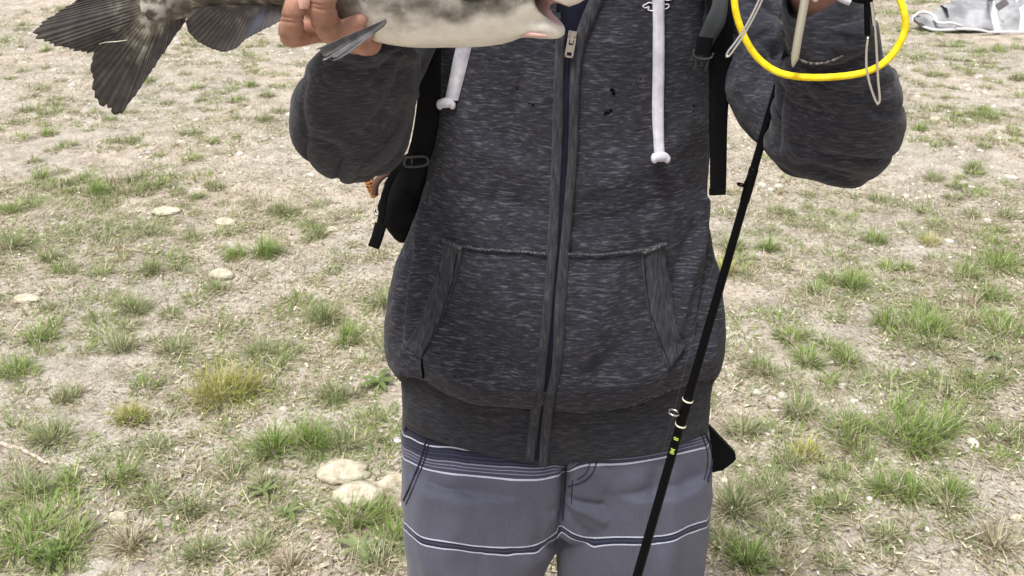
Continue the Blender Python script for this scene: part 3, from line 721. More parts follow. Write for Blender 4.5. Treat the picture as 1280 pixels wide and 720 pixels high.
# zip neck opening
pts = np.array([(660, -170), (680, -60), (706, 48), (712, 66), (719, 62), (731, 28), (748, -8), (772, -60), (790, -170)], float)
def inpoly(q, poly):
    c = np.zeros(len(q), bool); j = len(poly) - 1
    for i in range(len(poly)):
        a, b = poly[i], poly[j]
        c ^= ((a[1] > q[:, 1]) != (b[1] > q[:, 1])) & (q[:, 0] < (b[0] - a[0]) * (q[:, 1] - a[1]) / (b[1] - a[1] + 1e-9) + a[0]); j = i
    return c
fi = np.arange(260); last = V[-260:]; lp = proj(last)[last[:, 1] < 1.2]; lp = lp[np.argsort(lp[:, 0])]
SEAM = np.array([(500, 464), (520, 467), (535, 474), (560, 489), (592, 502), (630, 507), (668, 509), (694, 511), (735, 515), (770, 511), (800, 502), (830, 488), (860, 476), (888, 468)], float)
HEM = np.array([(503, 527), (526, 543), (572, 557), (602, 565), (633, 572), (660, 577), (700, 580), (755, 573), (801, 568), (832, 562), (871, 546), (885, 536)], float)
def seam_dz(V):
    q = proj(V)[:, 0]; d = (np.interp(q, lp[:, 0], lp[:, 1]) - np.interp(q, SEAM[:, 0], SEAM[:, 1])) * .00108
    return np.clip(d, -.03, .04) * np.clip((1.195 - V[:, 1]) / .045, 0, 1)
wgt = np.clip(1 - (V[:, 2] - last[0, 2]) / .075, 0, 1) ** 1.5
V[:, 2] += seam_dz(V) * wgt
TB = bvh_of(V, f)
opening = inpoly(cen, pts) & (fy < 1.19)

# ---- sleeves
def srows(rows): return [tuple([*(lambda a, b: ((a.x + b.x) / 2, Y, a.z, (b.x - a.x) / 2, hd, hd))(P(xl, py, Y), P(xr, py, Y))]) for py, xl, xr, Y, hd in rows]
A = lambda px, py, Y: np.array(P(px, py, Y))
left_rows = srows([(50, 422, 496, .815, .034), (62, 404, 518, .835, .042), (78, 391, 524, .86, .052), (95, 378, 522, .885, .06), (115, 368, 518, .91, .066), (140, 366, 510, .935, .07), (165, 372, 507, .955, .068), (185, 384, 497, .968, .06), (203, 401, 476, .975, .046), (216, 416, 456, .98, .028), (223, 431, 440, .98, .008)])
LV, LF, LN = remesh([loft(left_rows[::-1], 48, 60, 2.3), capsule([A(452, 165, 1.0), A(480, 70, 1.10), A(522, -40, 1.19), A(585, -85, 1.2)], [.052, .046, .056, .066], 24)], .003, 16)
AMPS = 1.45
lf2 = [([(498, 66), (480, 96), (452, 118)], 4, -.003), ([(505, 92), (486, 128), (460, 158)], 4, -.004), ([(500, 105), (478, 142), (448, 172)], 5, .003), ([(506, 168), (480, 190), (452, 206)], 4, -.004),
       ([(372, 140), (388, 170), (412, 196)], 4, -.004), ([(384, 150), (404, 182), (430, 205)], 5, .003), ([(430, 150), (455, 165), (485, 160)], 6, -.0025), ([(392, 105), (398, 135), (412, 160)], 4, -.003), ([(410, 64), (450, 70), (500, 62)], 4, -.004)]
rf2 = [([(990, 100), (1030, 112), (1075, 106)], 4, -.004), ([(988, 128), (1015, 150), (1050, 160)], 4, -.004), ([(984, 165), (1010, 190), (1050, 200)], 4, -.004), ([(1105, 98), (1085, 130), (1050, 145)], 4, -.004), ([(1116, 130), (1096, 168), (1062, 184)], 4, -.004),
       ([(1020, 128), (1050, 136), (1085, 128)], 5, .003), ([(905, 10), (930, 30), (960, 36)], 5, .005), ([(912, 40), (935, 52), (962, 62)], 4, -.004), ([(930, 85), (942, 100), (958, 104)], 4, -.005), ([(975, 10), (960, 30), (940, 45)], 4, .004)]
lf = [([(392, 78), (388, 110), (393, 150), (410, 185)], 5, .005), ([(380, 95), (376, 130), (382, 165)], 4, -.005), ([(396, 72), (400, 92), (412, 108)], 5, .004),
      ([(520, 75), (506, 110), (488, 145), (455, 190)], 5, .006), ([(512, 72), (496, 110), (474, 140)], 5, -.005), ([(514, 120), (500, 155), (470, 190), (440, 210)], 5, .005), ([(508, 128), (490, 165), (462, 195)], 4, -.005),
      ([(420, 80), (460, 92), (510, 82)], 6, -.006), ([(412, 72), (455, 80), (505, 70)], 5, .004), ([(430, 100), (465, 112), (500, 98)], 6, .004), ([(512, 145), (513, 170)], 4, .004), ([(400, 200), (430, 180), (470, 178)], 10, .003)]
LV = bunch(LV, LN, -.55, .8, .030, .13, .0095, 2.3)
LV = fold(LV, LN, [(a, b * 1.6, c * .9) for a, b, c in lf[1:2] + lf[5:8] + lf2[:2]], np.ones(len(LV))) + LN * wrinkle_noise(LV, 22, 16, .008)[:, None]
right_rows = srows([(18, 986, 1090, .868, .05), (45, 980, 1095, .875, .054), (72, 972, 1100, .888, .057), (90, 970, 1113, .90, .062), (112, 972, 1121, .912, .066), (140, 968, 1122, .93, .068), (165, 962, 1116, .945, .068), (185, 956, 1107, .96, .064), (202, 966, 1096, .97, .055), (215, 992, 1084, .975, .042), (224, 1024, 1068, .98, .025), (229, 1045, 1055, .98, .008)])
RV, RF, RN = remesh([loft(right_rows[::-1], 48, 60, 2.3), capsule([A(1010, 178, 1.04), A(962, 135, 1.07), A(938, 60, 1.13), A(905, -40, 1.19), A(850, -85, 1.2)], [.042, .037, .050, .060, .066], 24)], .003, 15)
rf = [([(975, 66), (1000, 86), (1040, 92), (1092, 72)], 5, -.008), ([(972, 88), (1010, 104), (1060, 104), (1112, 92)], 7, .004), ([(978, 112), (972, 150), (968, 185)], 4, -.006), ([(986, 108), (984, 150), (995, 195)], 6, .005),
      ([(1000, 120), (1040, 150), (1080, 150)], 9, -.004), ([(990, 150), (1030, 185), (1080, 190)], 9, .004), ([(1100, 110), (1100, 150), (1085, 195)], 6, -.005), ([(1112, 120), (1108, 160), (1090, 205)], 5, .004),
      ([(975, 40), (940, 70), (925, 110)], 6, .006), ([(985, 55), (955, 80), (940, 110)], 5, -.006), ([(935, 20), (960, 45), (990, 55)], 6, -.004), ([(950, 105), (945, 140), (955, 180)], 4, .004), ([(962, 105), (954, 140), (960, 175)], 4, -.005), ([(1010, 205), (1050, 212), (1090, 190)], 7, -.003)]
RV = bunch(RV, RN, .9, .35, .030, .13, .0095, 5.1)
RV = fold(RV, RN, [(a, b * 1.6, c) for a, b, c in rf[:4] + rf[8:10] + rf2[6:]], np.ones(len(RV))) + RN * wrinkle_noise(RV, 22, 16, .008)[:, None]

# ---- body: one continuous skin from feet to head, arms and hands included
hipz = P(690, 610, 1.2).z
def Cz(px, z, Y): return np.array([(px - PX0) / F_PX * 1.35, Y, z])
LH = dict(palm=A(440, 52, .79), wrist=A(458, 74, .835))
body = [
    loft([(XC, 1.2, hipz - .05, .08, .045, .06), (XC, 1.2, hipz + .05, .125, .06, .085), (XC, 1.2, hipz + .2, .12, .055, .08), (XC, 1.2, 1.2, .135, .07, .09), (XC, 1.2, 1.38, .15, .075, .095), (XC + .015, 1.2, 1.49, .13, .065, .08), (XC + .02, 1.2, 1.56, .06, .05, .06)], 40, 40),
    capsule([(XC + .02, 1.2, 1.50), (XC + .02, 1.185, 1.64)], [.058, .054]),
    ellipsoid((XC + .02, 1.185, 1.76), (.074, .092, .105)), ellipsoid((XC + .02, 1.155, 1.70), (.056, .066, .062)),
    ellipsoid((XC + .02, 1.088, 1.735), (.013, .018, .020)), ellipsoid((XC + .02, 1.094, 1.700), (.022, .008, .005)),
    ellipsoid((XC + .096, 1.20, 1.745), (.010, .018, .032)), ellipsoid((XC - .056, 1.20, 1.745), (.010, .018, .032)),
    capsule([A(575, -80, 1.2), A(522, -40, 1.19), A(480, 70, 1.10), A(455, 160, 1.0)], [.036, .032, .028, .028]), capsule([A(455, 160, 1.0), A(458, 110, .92), A(457, 66, .858)], [.028, .026, .021]),
    # image-right arm, hand above the frame closed on the stringer
    capsule([A(860, -80, 1.2), A(905, -40, 1.19), A(938, 60, 1.13), A(962, 135, 1.07), A(1010, 170, 1.02)], [.036, .034, .026, .018, .018]), capsule([A(1010, 170, 1.02), A(1040, 110, .94), A(1030, 20, .875), A(1020, -20, .865)], [.018, .026, .027, .027]),
    ellipsoid(A(1018, -65, .86), (.040, .024, .042)),
    capsule([A(985, -55, .86), A(972, -62, .83), A(985, -64, .805), A(1005, -60, .812)], [.011, .0105, .010, .008]), capsule([A(987, -80, .86), A(975, -86, .828), A(990, -88, .803), A(1010, -82, .812)], [.0115, .011, .010, .008]),
    capsule([A(993, -102, .86), A(980, -108, .83), A(996, -110, .805), A(1015, -104, .812)], [.0115, .0105, .010, .008]), capsule([A(990, -34, .86), A(978, -40, .835), A(990, -42, .812), A(1005, -38, .815)], [.010, .0095, .009, .0075]),
    capsule([A(1045, -60, .85), A(1050, -92, .83), A(1030, -112, .812), A(1014, -118, .806)], [.015, .0135, .012, .0095]),
]
for s, px in ((-1, 592), (1, 790)):
    hx = A(px, 640, 1.2)[0]
    body.append(capsule([(hx * .9, 1.2, hipz - .02), (hx, 1.195, hipz - .22), (hx, 1.19, .44), (hx * 1.02, 1.205, .22), (hx * 1.03, 1.21, .07)], [.066, .064, .050, .046, .036], 24))
    body.append(capsule([(hx * 1.03, 1.23, .045), (hx * 1.08, 1.14, .038), (hx * 1.12, 1.05, .030)], [.036, .034, .026]))
hand = [
    capsule([A(458, 100, .905), A(457, 66, .858), A(450, 52, .815), A(440, 46, .79)], [.024, .0205, .0175, .0135]),
    ellipsoid(A(440, 44, .795), (.017, .030, .0105)), ellipsoid(A(424, 42, .782), (.012, .018, .010)),
    capsule([A(428, 42, .79), A(398, 38, .775), A(374, 42, .755), A(364, 43, .740), A(365.5, 24, .727), A(371, 2, .722), A(376, -16, .727)], [.0095, .0095, .0102, .0108, .0106, .0100, .0082]),
    capsule([A(440, 48, .79), A(424, 44, .762), A(408, 30, .740), A(404, 8, .724), A(409, -18, .718), A(418, -42, .725)], [.0125, .0118, .0112, .0110, .0110, .009]),
    capsule([A(452, 52, .785), A(438, 47, .758), A(432, 36, .745), A(449, 27, .742)], [.0110, .0095, .0080, .0064]),
    capsule([A(462, 54, .79), A(454, 56, .766), A(450, 48, .755), A(458, 42, .752)], [.0105, .0090, .008, .007]),
    capsule([A(428, 40, .79), A(402, 24, .778), A(384, 16, .772)], [.011, .0105, .0095]),
    capsule([A(432, 44, .80), A(408, 24, .835), A(394, -10, .845), A(390, -30, .842)], [.0135, .0125, .0115, .0095]),
]
BV, BF, BN = remesh(body, .0062, 4)
HV, HF, HN = remesh(hand, .0013, 8)
HV = fold(HV, HN, [(p_, 1.6, -.0014) for p_ in ([(350, 20), (366, 23), (383, 21)], [(349, 26), (366, 28), (383, 26)], [(387, 4), (404, 7), (421, 5)], [(387, 9), (404, 12), (421, 10)], [(348, 46), (364, 49), (380, 46)], [(392, 32), (410, 36), (424, 30)], [(432, 30), (440, 36)])] + [([(366, 40), (366, 36)], 9, .0012), ([(404, 24), (404, 20)], 9, .001)], (HV[:, 1] < .76) * 1.0)
BF = np.vstack([BF, HF + len(BV)]); BV = np.vstack([BV, HV])
person = mk('person', BV, BF, 'skin', base=(XC, 1.2, 0))
tag(person, 'person in charcoal zip hoodie and striped grey shorts holding up a catfish', 'person')
def nail(c, up, out, w_, l_, parent=person):
    c = np.array(c); up = np.array(up) / np.linalg.norm(up); out = np.array(out) / np.linalg.norm(out); s = np.cross(up, out); V = []
    for i in range(9):
        v_ = i / 8 * 2 - 1
        for j in range(9):
            u = j / 8 * 2 - 1; wr = w_ * (1 - .35 * max(0, -v_) ** 3 - .2 * max(0, v_) ** 4)
            V.append(c + up * v_ * l_ + s * u * wr + out * (.0012 - .0032 * u * u - .0008 * v_ * v_))
    mk('fingernail', V, quads(9, 9), 'nail', parent)
BB = bvh_of(BV, BF)
q = hit(BB, 376, 0, .0002); nail(q, [.05, -.02, 1], [-.05, -1, .12], .0062, .0066)

# ---- clothing of the person
hoodie = mk('hoodie', V, fa[~opening], 'fleece', person)
hoodie['label'] = 'charcoal heather zip hoodie'
mk('sleeve', LV, LF, 'fleece_sleeve', hoodie); mk('sleeve', RV, RF, 'fleece_sleeve', hoodie)
tr = [R6(-170, 690, 775, .045, .05), R6(-120, 610, 835, .07, .07), R6(-60, 560, 880, .08, .09), R6(0, 552, 880, .083, .09), R6(100, 552, 878, .083, .09), R6(220, 545, 878, .083, .09)]
v, f2 = loft(tr, 80, 60, 2.3, cap=False); mk('t_shirt', v, f2, 'navy', person)
p = [(XC + .02 + .105 * math.cos(a), 1.215 + .085 * math.sin(a), 1.535 + .035 * math.sin(a)) for a in np.linspace(-.9, math.pi + .9, 30)]
v, f2 = tube(p, [.018 + .032 * math.sin(math.pi * i / 29) for i in range(30)], 16); mk('hood', v, f2, 'fleece', hoodie)
v, f2 = ellipsoid((XC + .02, 1.20, 1.785), (.083, .094, .100), nu=32, nv=20); k_ = [q for q in f2 if np.mean([v[i][1] + (1.77 - v[i][2]) * .5 for i in q]) > 1.125 and np.mean([v[i][2] for i in q]) > 1.715]
mk('hair', v, k_, 'hair', person)
# waistband
wrows = [R6(462, 503, 887, .080, .10), R6(468, 502, 888, .0890, .106), R6(476, 501, 889, .0910, .107), R6(490, 502, 887, .0905, .106), R6(510, 503, 886, .092, .107), R6(526, 503, 885, .0925, .107), R6(532, 504, 884, .0915, .106), R6(533.5, 506, 882, .0875, .103), R6(525, 508, 880, .085, .10)]
wv, wf = loft(wrows, 240, 60, 2.35, cap=False)
wn = outward(wv); wv = wv + wn * wrinkle_noise(wv, 26, 8, .007)[:, None]
ridge = np.sin(np.arctan2(wv[:, 1] - 1.2, wv[:, 0] - XC) * 230) * .0004; wv = wv + wn * ridge[:, None]
wv[:, 2] += -.006 * np.exp(-((wv[:, 0] - A(672, 578, 1.1)[0]) / .03) ** 2) * (wv[:, 1] < 1.2)
hp_ = wv.reshape(60, 240, 3); zmin = hp_[:, :, 2].min(0); hr = hp_[np.argmin(hp_[:, :, 2], 0), np.arange(240)]; hq = proj(hr)
hm = hr[:, 1] < 1.2; o_ = np.argsort(hq[hm][:, 0]); hx_, hy_ = hq[hm][o_][:, 0], hq[hm][o_][:, 1]
qx = proj(wv)[:, 0]; dh = np.clip((np.interp(qx, hx_, hy_) - np.interp(qx, HEM[:, 0], HEM[:, 1])) * .00108, -.03, .04) * np.clip((1.2 - wv[:, 1]) / .03, 0, 1)
zt_ = wv[:240, 2].mean(); zb_ = wv[:, 2].min(); tt_ = np.clip((zt_ - wv[:, 2]) / (zt_ - zb_), 0, 1)
wv[:, 2] += seam_dz(wv) * (1 - tt_) + dh * tt_
mk('waistband', wv, wf, 'fleece_band', hoodie)
ALL = bvh_of(np.vstack([V, wv]), [tuple(q) for q in f] + [tuple(i + len(V) for i in q) for q in wf])
# pocket panels
Lw_out = [(558, 298), (553, 332), (541, 366), (524, 402), (509, 428)]; Lw_in = [(581, 308), (575, 338), (563, 374), (547, 412), (529, 447)]
pk = coons([(570, 303), (581, 307), (620, 312), (684, 315)], [(533, 474), (560, 490), (592, 502), (668, 508)], [(570, 303), (564, 335), (552, 370), (536, 408), (520, 438), (524, 456), (533, 474)], [(684, 315), (681, 400), (668, 508)], 60, 60)
bul = lambda u, v: .004 * math.sin(math.pi * min(1, max(0, u))) * math.sin(math.pi * v * .9)
v, f2 = patch_on(ALL, pk, .0026, bulge=bul); mk('pocket', v, f2, 'fleece_pocket', hoodie)
Rw_out = [(828, 302), (832, 340), (837, 372), (845, 404), (854, 432)]; Rw_in = [(800, 313), (803, 345), (808, 382), (818, 420), (833, 461)]
pk = coons([(707, 316), (750, 316), (798, 311), (812, 308)], [(694, 512), (735, 515), (775, 509), (822, 489)], [(707, 316), (703, 400), (694, 512)], [(812, 308), (818, 345), (824, 380), (835, 422), (842, 446), (834, 464), (822, 489)], 60, 60)
v, f2 = patch_on(ALL, pk, .0026, bulge=bul); mk('pocket', v, f2, 'fleece_pocket', hoodie)
for a_, b_ in ((Lw_out, Lw_in), (Rw_in, Rw_out)):
    S = coons([a_[0], b_[0]], [a_[-1], b_[-1]], a_, b_, 12, 50)
    v, f2 = patch_on(ALL, S, .0062, bulge=lambda u, v: .0016 * math.sin(math.pi * u) - .0012 * math.exp(-((u - .85) / .05) ** 2)); mk('pocket_welt', v, f2, 'fleece_edge', hoodie)
def seam(pts, n, r, m, off=.0015, rough=.5, parent=hoodie, bv=ALL, name='seam'):
    p = line_on(bv, pts, n, off); p[:, 2] += RNG.normal(0, r * rough * .5, n)
    v, f2 = tube(p, r * (1 + rough * (RNG.random(n) - .5)), 6); return mk(name, v, f2, m, parent)
seam([(557, 298), (568, 303), (580, 307), (612, 311), (645, 313), (683, 315)], 90, .0016, 'fray', .006, .6)
seam([(556, 297), (565, 302), (580, 309)], 30, .0026, 'fray', .007, .5)
seam([(708, 316), (750, 316), (790, 312), (803, 310), (828, 302)], 90, .0013, 'fray', .006, .6)
seam([(801, 313), (815, 308), (829, 301)], 30, .0022, 'fray', .008, .5)
lr = V[-260:]; on_ = nr_[-260:]; fm = lr[:, 1] < 1.19; p = (lr + on_ * .0006)[fm]; p = p[np.argsort(p[:, 0])]
pq = proj(p)[:, 0]; p = p[(pq > 504) & (pq < 884)]; rr_ = .0011 * (1 + .5 * (RNG.random(len(p)) - .5)); v, f2 = tube(p, rr_, 6); mk('seam', v, f2, 'thread', hoodie)
seam([(575, 315), (570, 345), (558, 382), (540, 424), (532, 444)], 60, .00035, 'patch_black', .0074, .4)
seam([(803, 318), (806, 350), (811, 386), (822, 424), (835, 458)], 60, .00035, 'patch_black', .0074, .4)
seam([(530, 448), (531, 470)], 20, .0014, 'patch_black', .004, .3)
# zip: navy tape and the two bound edges
v, f2 = ribbon_on(ALL, [(713, 60), (709, 120), (706, 200), (699, 300), (690, 400), (684, 480), (671, 572)], [11, 12, 14, 12, 10, 12, 8], 110, .0015, .001); mk('zip_tape', v, f2, 'navy', hoodie)
v, f2 = ribbon_on(ALL, [(703, 40), (700, 60), (698, 120), (696, 200), (691, 300), (683, 400), (675, 470), (670, 510), (663, 573)], [12, 13, 13, 14, 14, 13, 14, 14, 14], 130, .0050, .001, 11, .3, 3); mk('zip_edge', v, f2, 'fleece_edge', hoodie)
v, f2 = ribbon_on(ALL, [(774, -60), (752, -14), (737, 20), (727, 45), (721, 65), (717, 120), (715, 200), (706, 300), (699, 400), (698, 440), (695, 465), (685, 505), (679, 579)], [18, 17, 16, 15, 14, 14, 14, 14, 15, 15, 14, 14, 14], 150, .0052, .001, 11, .3, 9); mk('zip_edge', v, f2, 'fleece_edge', hoodie)
# zip slider with its pull tab
c0 = hit(ALL, 714, 47, .012); c1 = hit(ALL, 708.5, 69, .012); sl = []
up = (c0 - c1) / np.linalg.norm(c0 - c1); out = np.array([0, -1, .15]); sd_ = np.cross(up, out); sd_ /= np.linalg.norm(sd_)
def bar(a, b, wx, wy, sdv=sd_, o=out):
    a, b = np.array(a), np.array(b); V = [p + sdv * sx * wx / 2 + o * sy * wy / 2 for p in (a, b) for sx, sy in ((-1, -1), (1, -1), (1, 1), (-1, 1))]
    return V, [(3, 2, 1, 0), (4, 5, 6, 7), (0, 1, 5, 4), (1, 2, 6, 5), (2, 3, 7, 6), (3, 0, 4, 7)]
sl += [bar(c0 - out * .006, c0 + up * .010 - out * .006, .0095, .004), bar(c0 - up * .004 - out * .001, c0 + up * .009 - out * .001, .0035, .005)]
v, f2 = join(sl); zs = mk('zip_slider', v, f2, 'dull_steel', hoodie, smooth=False)
tb = [bar(c0 - sd_ * .0038, c1 - sd_ * .0038, .0022, .0016), bar(c0 + sd_ * .0038, c1 + sd_ * .0038, .0022, .0016), bar(c0, c0 + up * .0025, .0098, .0016), bar(c1, c1 + up * .0022, .0098, .0016), bar(c1 + up * .0062, c0 - up * .006, .0056, .0012)]
v, f2 = join(tb); mk('zip_pull', v, f2, 'dull_steel', hoodie, smooth=False)
# drawcords
def cord(pts, wd, knot):
    v, f2 = ribbon_on(ALL, pts, wd, 60, .0042, .0025, 9, .1, 5); v2, f3 = v.copy(), f2
    V2 = np.vstack([v]); o = mk('drawcord', V2, f2, 'white_cord', hoodie)
    kx, ky = knot; e = hit(ALL, kx, ky, .010); parts = []
    parts.append(ellipsoid(e, (.0105, .006, .0062))); parts.append(ellipsoid(e + np.array([-.007, 0, -.002]), (.0045, .005, .0065))); parts.append(ellipsoid(e + np.array([.008, 0, -.003]), (.004, .0045, .0055)))
    v, f2, _ = remesh(parts, .0009, 3); mk('cord_knot', v, f2, 'white_cord', hoodie)
cord([(590, 20), (580, 60), (573, 92), (566, 124)], [20, 19, 18, 15], (564, 128))
cord([(822, -40), (823, 20), (823, 80), (822, 140), (824, 190)], [15, 15, 15, 15, 13], (823, 194))
# outlined bird emblem on the chest, partly behind the drawcord
for pts in ([(818, 6.7), (815, 4), (811, 3.2), (807, 5.2), (803.2, 7.6), (806, 9.7), (810.8, 8.6), (809.6, 12), (813.5, 13.4), (818, 13.8)], [(828, 5.4), (831.4, 5.2), (835.6, 6), (834.6, 9.6), (831, 11.2), (828, 12.5)], [(829, -1), (834, .2), (841, -1.5)]):
    seam(pts, 50, .0008, 'white_cord', .001, .1, name='emblem')
for x, y, r in ((765, 112, 3.4), (767, 117, 2.6), (759, 141, 3.2), (763, 138, 2.4), (756, 143, 1.6), (795, 101, 1.4), (788, 104, 1.3), (800, 99, 1.2), (646, 110, 1.4), (666, 131, 1.8), (662, 129, 1.1), (867, 132, 1.5), (866, 138, 1.2)):
    c = hit(ALL, x, y, .0009); V2 = [c]; nn = 10
    for i in range(nn):
        a = 2 * math.pi * i / nn; rr_ = r * (.65 + .6 * random.random()); V2.append(hit(ALL, x + rr_ * math.cos(a), y + rr_ * .8 * math.sin(a), .0006))
    mk('burn_hole', V2, [(0, i + 1, (i + 1) % nn + 1) for i in range(nn)], 'patch_black', hoodie)
# right cuff: an open ribbed tube
rim = [(977, -8), (979, 12), (986, 25), (1000, 28), (1018, 22), (1038, 11), (1058, -4), (1072, -22)]
low = [(981, 44), (986, 62), (998, 73), (1018, 79), (1040, 75), (1062, 62), (1080, 43), (1092, 18)]
def ring(front, yf, yb, back):
    a = resample(front, 40); b = resample(back, 30); fr = [np.array(P(x, y, yf + (yb - yf) * .9 * abs((i - 20) / 20) ** 2.2)) for i, (x, y) in enumerate(a)]
    bk = [np.array(P(x, y, yb + .035 * math.sin(math.pi * i / 29))) for i, (x, y) in enumerate(b)]
    return np.array(fr + bk)
r0 = ring(rim, .825, .868, [(1072, -24), (1050, -42), (1010, -36), (978, -10)]); r1 = ring(low, .826, .872, [(1092, 16), (1060, 0), (1010, 18), (981, 40)])
nn = len(r0); lay = []
cc0, cc1 = r0.mean(0), r1.mean(0)
for t in np.linspace(0, 1, 8): lay.append(cc1 + (r1 - cc1) * .93 * (1) + (r0 - r1 * .93 - cc1 * .07) * t if t < 0 else (cc0 + (r0 - cc0) * .90) * (1 - t) + (cc1 + (r1 - cc1) * .88) * t)
lay = lay[::-1]; lay.append(cc0 + (r0 - cc0) * .95 + np.array([0, 0, .002])); 
for t in np.linspace(0, 1, 22): lay.append(r0 * (1 - t) + r1 * t + (r0 - cc0) * .05 * math.sin(math.pi * t) + np.array([0, -.0015, 0]))
lay.append(cc1 + (r1 - cc1) * .92 + np.array([0, 0, -.004]))
cv = np.vstack(lay); mk('cuff', cv, quads(len(lay), nn, True), 'fleece_sleeve', hoodie)
CB = bvh_of(cv, quads(len(lay), nn, True))
p = resample(r1, 150); p = p[:95] + np.array([0, -.002, 0]); v, f2 = tube(p, .0012 * (1 + .6 * (RNG.random(len(p)) - .5)), 6); mk('seam', v, f2, 'thread', hoodie)

# ---- shorts
def LR(rows): return srows(rows)
hips = [R6(470, 512, 878, .075, .10), R6(520, 505, 884, .082, .108), R6(560, 502, 888, .088, .115), R6(600, 502, 890, .09, .118), R6(628, 503, 888, .080, .11), R6(644, 530, 865, .05, .08)]
lleg = srows([(575, 505, 700, 1.19, .085), (620, 503, 704, 1.19, .09), (655, 504, 702, 1.188, .09), (672, 505, 696, 1.188, .09), (690, 508, 685, 1.187, .09), (720, 512, 677, 1.187, .09), (800, 522, 665, 1.187, .088), (900, 532, 664, 1.187, .085), (910, 540, 655, 1.187, .07)])
rleg = srows([(575, 715, 886, 1.19, .085), (620, 706, 888, 1.19, .09), (655, 698, 886, 1.185, .09), (672, 696, 884, 1.184, .09), (690, 697, 881, 1.183, .09), (720, 697, 876, 1.183, .09), (800, 706, 864, 1.183, .088), (900, 708, 852, 1.183, .085), (910, 716, 845, 1.183, .07)])
SV, SF, SN = remesh([loft(hips[::-1], 60, 40, 2.3), loft(lleg[::-1], 60, 60, 2.25), loft(rleg[::-1], 60, 60, 2.25)], .0036, 4)
sfolds = [([(706, 596), (704, 640), (698, 672)], 6, -.010), ([(690, 650), (680, 690)], 8, .003), ([(706, 585), (705, 620), (700, 655)], 4, -.006), ([(712, 625), (735, 630), (752, 632)], 4, -.004), ([(710, 640), (722, 655), (740, 668)], 5, -.004), ([(712, 632), (735, 640), (755, 650)], 5, .004), ([(560, 690), (575, 640), (565, 600)], 14, .003), ([(840, 600), (845, 660), (835, 715)], 12, .004), ([(818, 600), (822, 680)], 10, -.003),
          ([(640, 610), (660, 650), (665, 700)], 14, .003), ([(745, 590), (770, 610), (800, 600)], 12, .003), ([(530, 600), (525, 660), (535, 715)], 9, .003), ([(690, 640), (686, 680)], 5, -.003), ([(580, 615), (620, 640), (640, 690)], 10, -.002)]
SV = fold(SV, SN, [(a, b, c * 1.7) for a, b, c in sfolds], (SV[:, 1] < 1.19) * 1.0) + SN * wrinkle_noise(SV, 13, 9, .008)[:, None]
SV = bunch(SV, SN, .35, 1, .055, .20, .0038, 3.3)
SB = bvh_of(SV, SF)
# height of the lower stripe as worn, left to right -> stripe coordinate
low_l = np.array([hit(SB, a, b) for a, b in resample([(504, 650), (515, 661), (530, 671), (560, 676), (600, 682), (650, 683), (675, 678), (695, 665)], 40)])
low_r = np.array([hit(SB, a, b) for a, b in resample([(703, 656), (715, 665), (735, 671), (770, 670), (810, 670), (840, 666), (862, 656), (884, 649)], 40)])
lx_ = np.r_[low_l[:, 0], low_r[:, 0]]; lz_ = np.r_[low_l[:, 2], low_r[:, 2]]; od = np.argsort(lx_)
zl = np.interp(SV[:, 0], lx_[od], lz_[od])
stripe = .1345 - (SV[:, 2] - zl)
up_l = np.array([hit(SB, a, b) for a, b in resample([(505, 572), (530, 584), (560, 590), (600, 594), (650, 598), (680, 597), (705, 590)], 40)])
up_r = np.array([hit(SB, a, b) for a, b in resample([(712, 587), (735, 579), (780, 578), (830, 570), (884, 557)], 40)])
ux = np.r_[up_l[:, 0], up_r[:, 0]]; uz = np.r_[up_l[:, 2], up_r[:, 2]]; od = np.argsort(ux); zu = np.interp(SV[:, 0], ux[od], uz[od])
tt = (SV[:, 2] - zl) / (zu - zl)                   # 0 at lower stripe, 1 at the upper white line
stripe = np.where(tt > 1, .062 - (SV[:, 2] - zu), np.where(tt > 0, .1345 + (.062 - .1345) * tt, .1345 - (SV[:, 2] - zl)))
stripe = np.clip(stripe, 0.001, .159)
shorts = mk('shorts', SV, SF, 'shorts', person, attrs={'stripe': ('FLOAT', stripe)}); shorts['label'] = 'grey shorts with navy and white stripes'
for pts, r in (([(534, 545), (526, 575), (514, 605), (505, 625)], .0013), ([(538, 547), (530, 577), (518, 607), (508, 630)], .0007), ([(709, 575), (707, 610), (704, 650)], .0013), ([(716, 600), (714, 630)], .0006), ([(746, 578), (740, 592), (728, 602), (711, 608)], .0008), ([(738, 578), (733, 590), (722, 599)], .0006),
               ([(881, 540), (888, 560), (889, 580), (884, 602)], .0016), ([(876, 541), (883, 562), (884, 580), (880, 600)], .0008)):
    seam(pts, 40, r, 'short_seam', .0008, .3, shorts, SB)
# shoes
for s, px in ((-1, 592), (1, 790)):
    hx = A(px, 640, 1.2)[0]
    v, f2, _ = remesh([capsule([(hx * 1.03, 1.245, .047), (hx * 1.08, 1.14, .044), (hx * 1.13, 1.03, .034)], [.045, .044, .034]), capsule([(hx * 1.03, 1.215, .06), (hx * 1.03, 1.215, .10)], [.046, .046])], .005, 4)
    v[:, 2] = np.maximum(v[:, 2], .004 + ground_h(v[:, 0], v[:, 1])); mk('shoe', v, f2, 'shoe', person)

